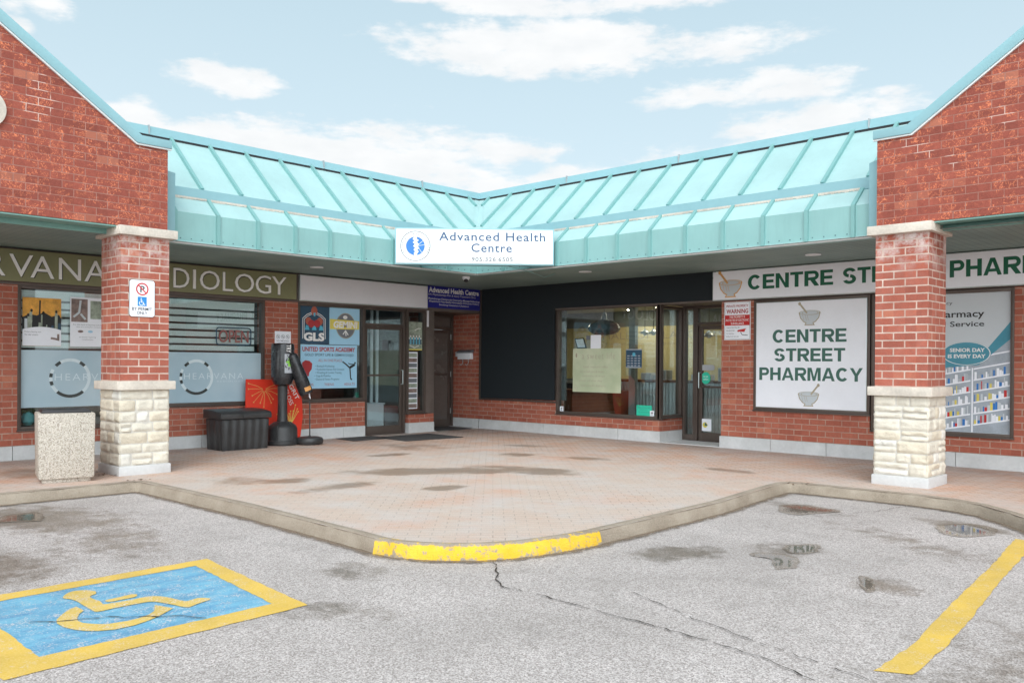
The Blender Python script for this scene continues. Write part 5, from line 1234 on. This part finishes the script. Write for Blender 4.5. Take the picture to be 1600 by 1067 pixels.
# ------------------------------------------------------------------ corner shop interior
rt = root('shop_counter', (3.4, 1.7, 0), 'corrugated front service counter inside the corner shop', 'counter')
mb = MB(); mb.box(ID, 2.0, 6.1, 1.6, 2.15, 1.04, 1.09); part('counter_top', mb, 'wood', rt, bev=.006)
mb = MB(); P = [(2.05 + i * .02, 1.66 + .012 * math.cos(i * math.pi / 2)) for i in range(200)]
mb.add([(a, b_, z_) for a, b_ in P for z_ in (.012, 1.04)], [(2 * i, 2 * i + 1, 2 * i + 3, 2 * i + 2) for i in range(199)]); part('counter_front', mb, 'corr', rt)
mb = MB(); mb.box(ID, 2.05, 6.05, 1.70, 2.1, .013, 1.0); part('counter_body', mb, 'wood', rt, smooth=0)
rt = root('back_counter', (2.0, 3.0, 0), 'dark back counter along the ochre wall of the corner shop', 'counter')
mb = MB(); mb.box(ID, -.8, 4.6, 2.7, 3.19, .013, .95); part('cabinet', mb, 'black', rt, smooth=0)
mb = MB(); mb.box(ID, -.8, 4.6, 2.66, 3.19, .951, 1.0); part('counter_top', mb, 'alu', rt, smooth=0)
mb = MB()
for a, b2, h, mi in ((3.0, 3.25, .14, 0), (3.3, 3.42, .1, 0), (3.5, 3.62, .2, 1), (4.2, 4.6, .12, 0), (4.8, 5.0, .25, 1)):
    mb.box(ID, a, b2, 1.75, 1.98, 1.091, 1.09 + h, mi)
thing('counter_boxes', mb, ['white', 'alu'], 'pale boxes and tins on the service counter', 'containers', bev=.01)
mb = MB(); mb.box(ID, 3.34, 3.49, .86, .95, .013, 2.618); thing('interior_upright', mb, 'alu', 'slim grey post standing inside the wide shop window', 'post', smooth=0)
mb = MB(); mb.box(ID, 1.2, 2.9, 1.2, 1.5, .013, .82); mb.box(ID, 1.1, 2.95, 1.15, 1.55, .821, .86); thing('wooden_bench', mb, 'wood', 'dark red wooden bench table behind the green menu sheet', 'table', bev=.005)
mb = MB(); mb.box(ID, -1.2, 6.2, 3.185, 3.199, 1.05, 2.26); rt = thing('wall_mural', mb, 'wallY', 'ochre menu mural lettered in thin script on the shop back wall', 'mural', smooth=0)
mb = MB(); FB_ = lambda s, z, d: Vector((s, 3.184 - d, z))
text(mb, 'HALL OF FLAVOURS', FB_, .9, 4.1, 1.98, 2.14, .001, -.012); text(mb, 'Established in your neighbourhood', FB_, 1.0, 3.4, 1.83, 1.90, .001, -.012)
for i in range(9): text(mb, ('coffee', 'tea', 'latte', 'mocha', 'chai', 'cocoa', 'juice', 'scone', 'soup')[i], FB_, 2.9, 3.25, 1.70 - i * .07, 1.73 - i * .07, .001, -.01); text(mb, '- 2.50', FB_, 3.5, 3.62, 1.70 - i * .07, 1.73 - i * .07, .001, -.01)
part('lettering', mb, 'sepia', rt, smooth=0, recalc=False)
def pendant(x_, y_, z0, rr, hh, top, mat, label, nm='pendant_lamp'):
    rt = root(nm, (x_, y_, z0), label, 'lamp', 'pendant lamps in the corner shop')
    mb = MB(); mb.lathe((x_, y_, z0), [(rr * .30, -hh * .42), (rr * .62, -hh * .36), (rr * .88, -hh * .18), (rr * .97, 0), (rr, .01), (rr * .97, hh * .18), (rr * .80, hh * .42), (rr * .48, hh * .62), (rr * .18, hh * .72), (rr * .12, hh * 1.2)] if rr > .2 else [(rr * .97, 0), (rr, .01), (rr * .97, hh * .25), (rr * .80, hh * .55), (rr * .48, hh * .82), (rr * .18, hh), (rr * .12, hh * 1.2)], 28); part('lamp_shade', mb, mat, rt)
    mb = MB(); mb.tube([(x_, y_, z0 + hh * 1.15), (x_, y_, top)], .006, 6); part('cord', mb, 'black', rt)
    mb = MB(); mb.lathe((x_, y_, z0 - (.035 if rr < .2 else hh * .42 + .02)), [(.02, 0), (.04, .02), (.04, .03), (.02, .045)], 12); part('bulb', mb, 'lampI' if False else 'letterw', rt)
pendant(2.77, .8, 2.10, .33, .28, 2.62, 'pend', 'large dark enamel pendant lamp hanging close behind the window')
pendant(2.92, 2.0, 2.04, .10, .09, 2.62, 'alu', 'leftmost of the small metal pendant lamps over the counter')
pendant(3.10, 2.05, 2.04, .10, .09, 2.62, 'alu', 'small metal pendant lamp just right of the leftmost small one')
pendant(4.45, 2.0, 1.96, .11, .10, 2.62, 'alu', 'small metal pendant lamp seen through the bronze glass door')
for i, (x_, y_, lb) in enumerate(((2.14, 2.6, 'round lit ceiling light left of the narrow side window'), (3.1, 2.3, 'round lit ceiling light above the counter, seen in the side window'), (4.9, 2.3, 'round lit ceiling light behind the door transom'), (1.0, 1.6, 'round lit ceiling light behind the dark slate panel'))):
    rt = root('ceiling_light', (x_, y_, 2.61), lb, 'ceiling light', 'ceiling lights in the corner shop')
    mb = MB(); mb.lathe((x_, y_, 2.604), [(.115, 0), (.13, .006), (.13, .016)], 24); part('trim_ring', mb, 'white', rt)
    mb = MB(); mb.disc(lambda s, z, d: Vector((s, z, d)), x_, y_, .10, .10, 2.602); part('diffuser', mb, 'lampI', rt, smooth=0)
# academy interior
mb = MB(); mb.box(ID, -.80, -.42, -2.66, -2.26, .013, .575); mb.box(ID, -.82, -.40, -2.68, -2.24, .576, .60); thing('white_cabinet', mb, 'white', 'low white cabinet just inside the academy door', 'cabinet', bev=.006)
mb = MB(); mb.box(ID, -.76, -.42, -2.23, -1.86, .013, .49); mb.box(ID, -.78, -.40, -2.235, -1.84, .491, .52); thing('dark_cabinet', mb, 'grey', 'small grey cabinet beside the low white cabinet', 'cabinet', bev=.006)
for i, (y_, lb) in enumerate(((-2.42, 'left one of two pale tubes standing in for light streaks in the academy door glass'), (-2.32 + .04, 'right one of two pale tubes standing in for light streaks in the academy door glass'))):
    mb = MB(); mb.lathe((-.62, y_, .013 if False else .601), [(.032, 0), (.032, 1.99)], 16); thing('interior_upright', mb, 'white', lb, 'post')  # pale tubes added to imitate reflected streaks in the door glass
rt = root('potted_plant', (-.35, -8.86, .47), 'turquoise vase with green foliage on the clinic window ledge', 'plant')
mb = MB(); mb.lathe((-.20, -8.86, .47), [(.04, 0), (.085, .05), (.085, .13), (.05, .19), (.04, .20)], 20); part('vase', mb, 'jar', rt)
mb = MB(); rs = random.Random(4)
for i in range(60):
    c = Vector((-.22 + rs.uniform(-.1, .08), -8.86 + rs.uniform(-.2, .2), .66 + rs.uniform(-.02, .14))); a = Vector((rs.uniform(-1, 1), rs.uniform(-1, 1), rs.uniform(-1, 1))).normalized() * .05; b3 = a.orthogonal().normalized() * .02
    mb.add([c - a, c + b3, c + a, c - b3], [(0, 1, 2, 3)])
part('foliage', mb, 'plantg', rt, smooth=0, recalc=False)
mb = MB(); mb.box(ID, -.6, -.12, -9.02, -7.35, .42, .46); part('window_ledge', mb, 'brownl', B, smooth=0)

# ------------------------------------------------------------------ soffit fittings
for (x_, y_, lb) in ((1.16, -4.90, 'round recessed soffit light over the blank white sign'), (4.11, -1.47, 'round recessed soffit light over the dark slate panel'), (8.02, -1.15, 'round recessed soffit light over the pharmacy sign')):
    rt = root('soffit_light', (x_, y_, 2.98), lb, 'ceiling light', 'recessed soffit lights')
    mb = MB(); mb.lathe((x_, y_, 2.972), [(.085, 0), (.11, .004), (.11, .013)], 28); part('trim_ring', mb, 'white', rt)
    mb = MB(); mb.disc(lambda s, z, d: Vector((s, z, d)), x_, y_, .08, .08, 2.9715); part('lens', mb, 'whitel', rt, smooth=0)
rt = root('security_camera', (1.91, -2.20, 2.98), 'white dome security camera under the soffit near the inner corner', 'camera')
mb = MB(); mb.lathe((1.91, -2.20, 2.90), [(.03, 0), (.055, .03), (.068, .05), (.07, .084)], 24); part('camera_housing', mb, 'white', rt)
mb = MB(); mb.lathe((1.945, -2.235, 2.875), [(.012, 0), (.034, .012), (.042, .032), (.034, .052), (.012, .064)], 20); part('lens_dome', mb, 'black', rt)

# mailbox on the short wall by the recess
rt = root('mailbox', (-.38, -.05, 1.48), 'white wall mailbox with curled newspaper hooks in the corner recess', 'mailbox')
mb = MB(); mb.box(FR, -.58, -.17, 1.49, 1.66, .02, .11); part('box', mb, 'white', rt, bev=.008)
mb = MB(); mb.ext(lambda a, z, d: Vector((d, -a, z)), [(.02, 1.64), (.125, 1.625), (.125, 1.655), (.02, 1.70)], -.60, -.15); part('lid', mb, 'grey', rt, bev=.004)
for q in (-.46, -.28): 
    mb = MB(); mb.tube([FR(q, 1.49, .06), FR(q, 1.42, .06), FR(q + .005, 1.385, .085), FR(q, 1.36, .115), FR(q - .01, 1.385, .14)], .008, 8); part('newspaper_hook', mb, 'alu', rt)
mb = MB(); mb.box(FR, -.72, -.65, 1.55, 1.66, .001, .04); thing('intercom', mb, 'offw', 'small pale doorbell box beside the white wall mailbox', 'doorbell', bev=.006)
mb = MB(); mb.box(FL, -1.505, -1.465, 2.14, 2.47, .009, .03); thing('closer_bar', mb, 'offw', 'short pale upright strip under the navy sign', 'strip', bev=.003)

# ------------------------------------------------------------------ things on the pavement
# litter bin
Fb = frame(2.62, -9.33, R(76))
rt = root('litter_bin', (2.62, -9.33, 0), 'square exposed aggregate litter bin with black lid beside the left pillar', 'litter bin')
mb = MB(); mb.ext(Fb, [(-.288, .045), (.288, .045), (.298, .80), (-.298, .80)], -.29, .27); part('bin_body', mb, 'agg', rt, bev=.022)
mb = MB(); mb.box(Fb, -.25, .25, 0.0, .046, -.26, .235); part('bin_base', mb, 'agg', rt, bev=.006)
mb = MB(); mb.ext(Fb, [(-.262, .80), (.262, .80), (.245, .835), (-.245, .835)], -.255, .225); part('lid', mb, 'aggdark', rt, bev=.012)
Fbt = lambda s, z, d: Fb(s, d, z)
mb = MB(); mb.ring(Fbt, 0, -.02, .09, .13, 0, 360, .8365, seg=30); mb.disc(Fbt, 0, -.02, .088, .088, .8362); part('opening', mb, 'black', rt, smooth=0, recalc=False)
# storage box
rt = root('storage_box', (.58, -6.0, 0), 'black plastic storage box with lid against the brick wall', 'storage box')
mb = MB(); n = 36; V0 = []
def rect_loop(x0, x1, y0, y1, z_, rib):
    P = []; nx, ny = 16, 36
    for i in range(ny): t_ = i / ny; P.append((x1 + rib * (1 if (i // 3) % 2 else 0), y0 + (y1 - y0) * t_, z_))
    for i in range(nx): t_ = i / nx; P.append((x1 - (x1 - x0) * t_, y1 + rib * (1 if (i // 3) % 2 else 0), z_))
    for i in range(ny): t_ = i / ny; P.append((x0, y1 - (y1 - y0) * t_, z_))
    for i in range(nx): t_ = i / nx; P.append((x0 + (x1 - x0) * t_, y0 - rib * (1 if (i // 3) % 2 else 0), z_))
    return P
loops = [rect_loop(.315, .82, -6.38, -5.60, 0, .0), rect_loop(.315, .82, -6.385, -5.595, .03, .014), rect_loop(.31, .83, -6.40, -5.58, .46, .014), rect_loop(.31, .83, -6.40, -5.58, .49, 0.0)]
k = len(loops[0]); mb.add([p for l in loops for p in l], [(j * k + i, j * k + (i + 1) % k, (j + 1) * k + (i + 1) % k, (j + 1) * k + i) for j in range(3) for i in range(k)] + [list(range(k))[::-1], list(range(3 * k, 4 * k))])
part('box_body', mb, 'plast', rt, smooth=30)
Fk = lambda a, z, d: Vector((a, d, z))
mb = MB(); mb.ext(Fk, [(.28, .50), (.875, .50), (.875, .575), (.84, .605), (.60, .635), (.28, .64)], -6.44, -5.55); part('lid', mb, 'plast', rt, bev=.014)
mb = MB(); mb.box(ID, .876, .889, -6.06, -5.92, .515, .56); part('latch', mb, 'plast', rt, bev=.003)
# upright punching bag
bx, by = .47, -5.11
rt = root('punching_bag', (bx, by, 0), 'upright black freestanding punching bag on a drum base behind the storage box', 'punching bag')
mb = MB(); mb.lathe((bx, by, 0), [(.255, 0), (.27, .02), (.27, .075), (.255, .085), (.25, .10), (.245, .27), (.225, .32), (.13, .385), (.10, .40)], 36)
for k_ in range(6):
    a = R(k_ * 60 + 10); mb.tube([(bx + .249 * math.cos(a), by + .249 * math.sin(a), .10), (bx + .246 * math.cos(a), by + .246 * math.sin(a), .27), (bx + .225 * math.cos(a), by + .225 * math.sin(a), .32), (bx + .13 * math.cos(a), by + .13 * math.sin(a), .388)], .010, 6)
part('base', mb, 'plast', rt)
mb = MB(); mb.lathe((bx, by, .40), [(.095, 0), (.085, .03), (.078, .30), (.085, .62)], 24); part('neck', mb, 'plast', rt)
mb = MB(); mb.lathe((bx, by, 1.0), [(.10, 0), (.15, .03), (.185, .12), (.19, .16), (.192, .68), (.185, .71), (.16, .722)], 36); part('bag', mb, 'vinyl', rt)
def cyl_patch(mb, cx, cy, r, a0, a1, z0, z1, n=10, mi=0):
    vs = []
    for i in range(n + 1):
        a = R(a0 + (a1 - a0) * i / n); vs += [(cx + r * math.cos(a), cy + r * math.sin(a), z0), (cx + r * math.cos(a), cy + r * math.sin(a), z1)]
    mb.add(vs, [(2 * i, 2 * i + 2, 2 * i + 3, 2 * i + 1) for i in range(n)], mi)
mb = MB(); cyl_patch(mb, bx, by, .1945, -22, 30, 1.22, 1.54, mi=0); cyl_patch(mb, bx, by, .1950, -15, 24, 1.385, 1.425, mi=1); cyl_patch(mb, bx, by, .1950, -4, 8, 1.33, 1.48, mi=1)
rs = random.Random(8)
for i in range(22): a = rs.uniform(-20, 24); z_ = rs.uniform(1.24, 1.51); cyl_patch(mb, bx, by, .1953 + i * .00003, a, a + rs.uniform(3, 8), z_, z_ + rs.uniform(.01, .03), 2, 2)
part('printed_label', mb, ['lgrey', 'lime', 'black'], rt, recalc=False)
Fc = lambda s, z, d: Vector((bx + (.194 + d) * math.cos(R(0) + s / .194), by + (.194 + d) * math.sin(R(0) + s / .194), z))
Fcr = lambda s, z, d: Fc(z, 1.9 - s, d)
mb = MB(); text(mb, 'TRY', lambda s, z, d: Fc(z, -s, d), -1.70, -1.56, -.045, .04, .002, .03); part('lettering', mb, 'letterw', rt, smooth=0, recalc=False)
# leaning punching bag on a tyre base
bx2, by2 = .72, -4.73
rt = root('punching_bag', (bx2, by2, 0), 'tilted black punching bag on a thin pole with a round tyre-like base', 'punching bag')
mb = MB(); mb.lathe((bx2, by2, 0), [(.17, 0), (.215, .015), (.228, .045), (.228, .085), (.21, .115), (.16, .13), (.06, .135)], 36); part('base', mb, 'plast', rt)
mb = MB(); mb.tube([(bx2, by2, .13), (bx2, by2, .16), (bx2, by2 - .005, .80)], [.03, .011, .011], 10); part('pole', mb, 'plast', rt)
mb = MB(); mb.tube([(bx2, by2, .78), (bx2 - .01, by2 - .03, .96)], .013, 10); part('spring_sleeve', mb, 'white', rt)
ax = Vector((.66, -5.06, 1.56)) - Vector((bx2, -4.80, .86)); mb = MB(); Lx = ax.length
mb.lathe((bx2, -4.80, .86), [(.06, 0), (.112, .01), (.122, .05), (.115, Lx * .4), (.092, Lx * .8), (.075, Lx * .95), (.03, Lx)], 30, axis=ax); part('bag', mb, 'vinyl', rt)
mb = MB(); c = Vector((bx2, -4.80, .86)) + ax * .13; e = ax.normalized(); t_ = Vector((0, 1, 0)) - e * e.y; t_.normalize(); nn = t_.cross(e) * -1
if nn.x < 0: nn = -nn
vs = []
for i in range(7):
    an = R(-32 + i * 10); q = c + (nn * math.cos(an) + t_ * math.sin(an)) * .1235; vs += [q - e * .035, q + e * .035]
mb.add(vs, [(2 * i, 2 * i + 2, 2 * i + 3, 2 * i + 1) for i in range(6)]); part('printed_label', mb, 'gold', rt, recalc=False)
# red banner board
mbp = [(-5.63, .03), (-5.60, .75), (-5.575, 1.11), (-5.2, 1.105), (-4.9, 1.09), (-4.70, 1.02), (-4.56, .90), (-4.50, .74), (-4.50, .45), (-4.565, .09), (-4.60, .03)]
Fban = lambda s, z, d: Vector((.17 - z * .09 + d, s, z))
mb = MB(); mb.ext(Fban, mbp, 0, .012)
rt = thing('promotional_board', mb, 'redb', 'red promotional board with burst drawings leaning behind the punching bags', 'board', smooth=0)
mb = MB(); rs = random.Random(6)
for (cx, cz, rr) in ((-5.24, .93, .36),):
    for i in range(16):
        a = R(i * 22.5 + rs.uniform(-5, 5)); l = rs.uniform(.22, .36); ex, ez = cx + l * math.cos(a), cz + l * math.sin(a) * .9
        if -5.57 < ex < -4.9 and .1 < ez < 1.07: mb.stroke(Fban, [(cx + .03 * math.cos(a), cz + .03 * math.sin(a)), ((cx + ex) / 2 + .01, (cz + ez) / 2 + .01), (ex, ez)], .009, .0135 + i * .0001); mb.disc(Fban, ex, ez, .014, .014, .0137 + i * .0001, seg=10)
part('burst_drawing', mb, 'gold', rt, smooth=0, recalc=False)
mb = MB()
for i in range(15):
    a = R(20 + i * 10 + rs.uniform(-4, 4)); l = rs.uniform(.16, .34); cx, cz = -4.74, .33; ex, ez = cx + l * math.cos(a), cz + l * math.sin(a)
    if ex < -4.53 and ez < .72: mb.stroke(Fban, [(cx, cz), (ex, ez)], .008, .0135 + i * .0001); mb.disc(Fban, ex, ez, .014, .010, .0137 + i * .0001, seg=8)
part('burst_drawing', mb, 'yel', rt, smooth=0, recalc=False)
letters(rt, [(('GRIT', Fban, -4.76, -4.47, .99, 1.07, .0145, .012), dict(rot=R(-62))), (('GLOSS', Fban, -4.86, -4.56, .92, 1.00, .0145, .0), dict(rot=R(-68)))], 'letterw')
# door mats
for P, lb in (([(.14, -3.80), (.80, -3.86), (.74, -3.02), (.12, -2.98)], 'thin black door mat at the foot of the academy brickwork'), ([(.45, -3.10), (1.42, -3.18), (1.50, -1.86), (.42, -1.78)], 'large dark grey door mat before the academy glass door'), ([(-.75, -1.20), (.06, -1.24), (.10, -.30), (-.72, -.25)], 'dark door mat inside the corner recess')):
    mb = MB(); mb.ext(lambda a, b2, d: Vector((a, b2, d)), P, .0135 if P[0][0] < 0 else .004, .020 if P[0][0] < 0 else .012); thing('door_mat', mb, pm('ribbed_mat', (.055, .052, .052), .9, var=.35, sc=14, bmp=.6, bsc=120), lb, 'door mat', bev=.002)
# dead leaves blown against the pillar feet
mb = MB(); rs = random.Random(12)
for cx, cy, rx, ry, n in ((2.55, -8.86, .22, .10, 26), (3.30, -8.80, .10, .25, 14), (8.86, -3.40, .2, .10, 12), (2.2, -8.95, .15, .2, 10)):
    for i in range(n):
        c = Vector((cx + rs.gauss(0, rx * .5), cy + rs.gauss(0, ry * .5), .012 + rs.uniform(0, .012))); a = R(rs.uniform(0, 360)); l = rs.uniform(.012, .032)
        u1 = Vector((math.cos(a), math.sin(a), rs.uniform(-.2, .4))) * l; v1 = Vector((-math.sin(a), math.cos(a), rs.uniform(-.2, .4))) * l * .5
        mb.add([c - u1, c + v1, c + u1, c - v1], [(0, 1, 2, 3)])
struct('fallen_leaves', mb, 'leaf', kind='stuff', smooth=0, recalc=False)
# round cream medallion at the edge of the left gable
mb = MB(); FG = lambda s, z, d: Vector((2.728 + d, s, z)); mb.disc(FG, -10.22, 4.17, .22, .22, 0, .04, seg=40); part('medallion', mb, 'cap', B, 'round cream stone medallion on the left gable', bev=.01)
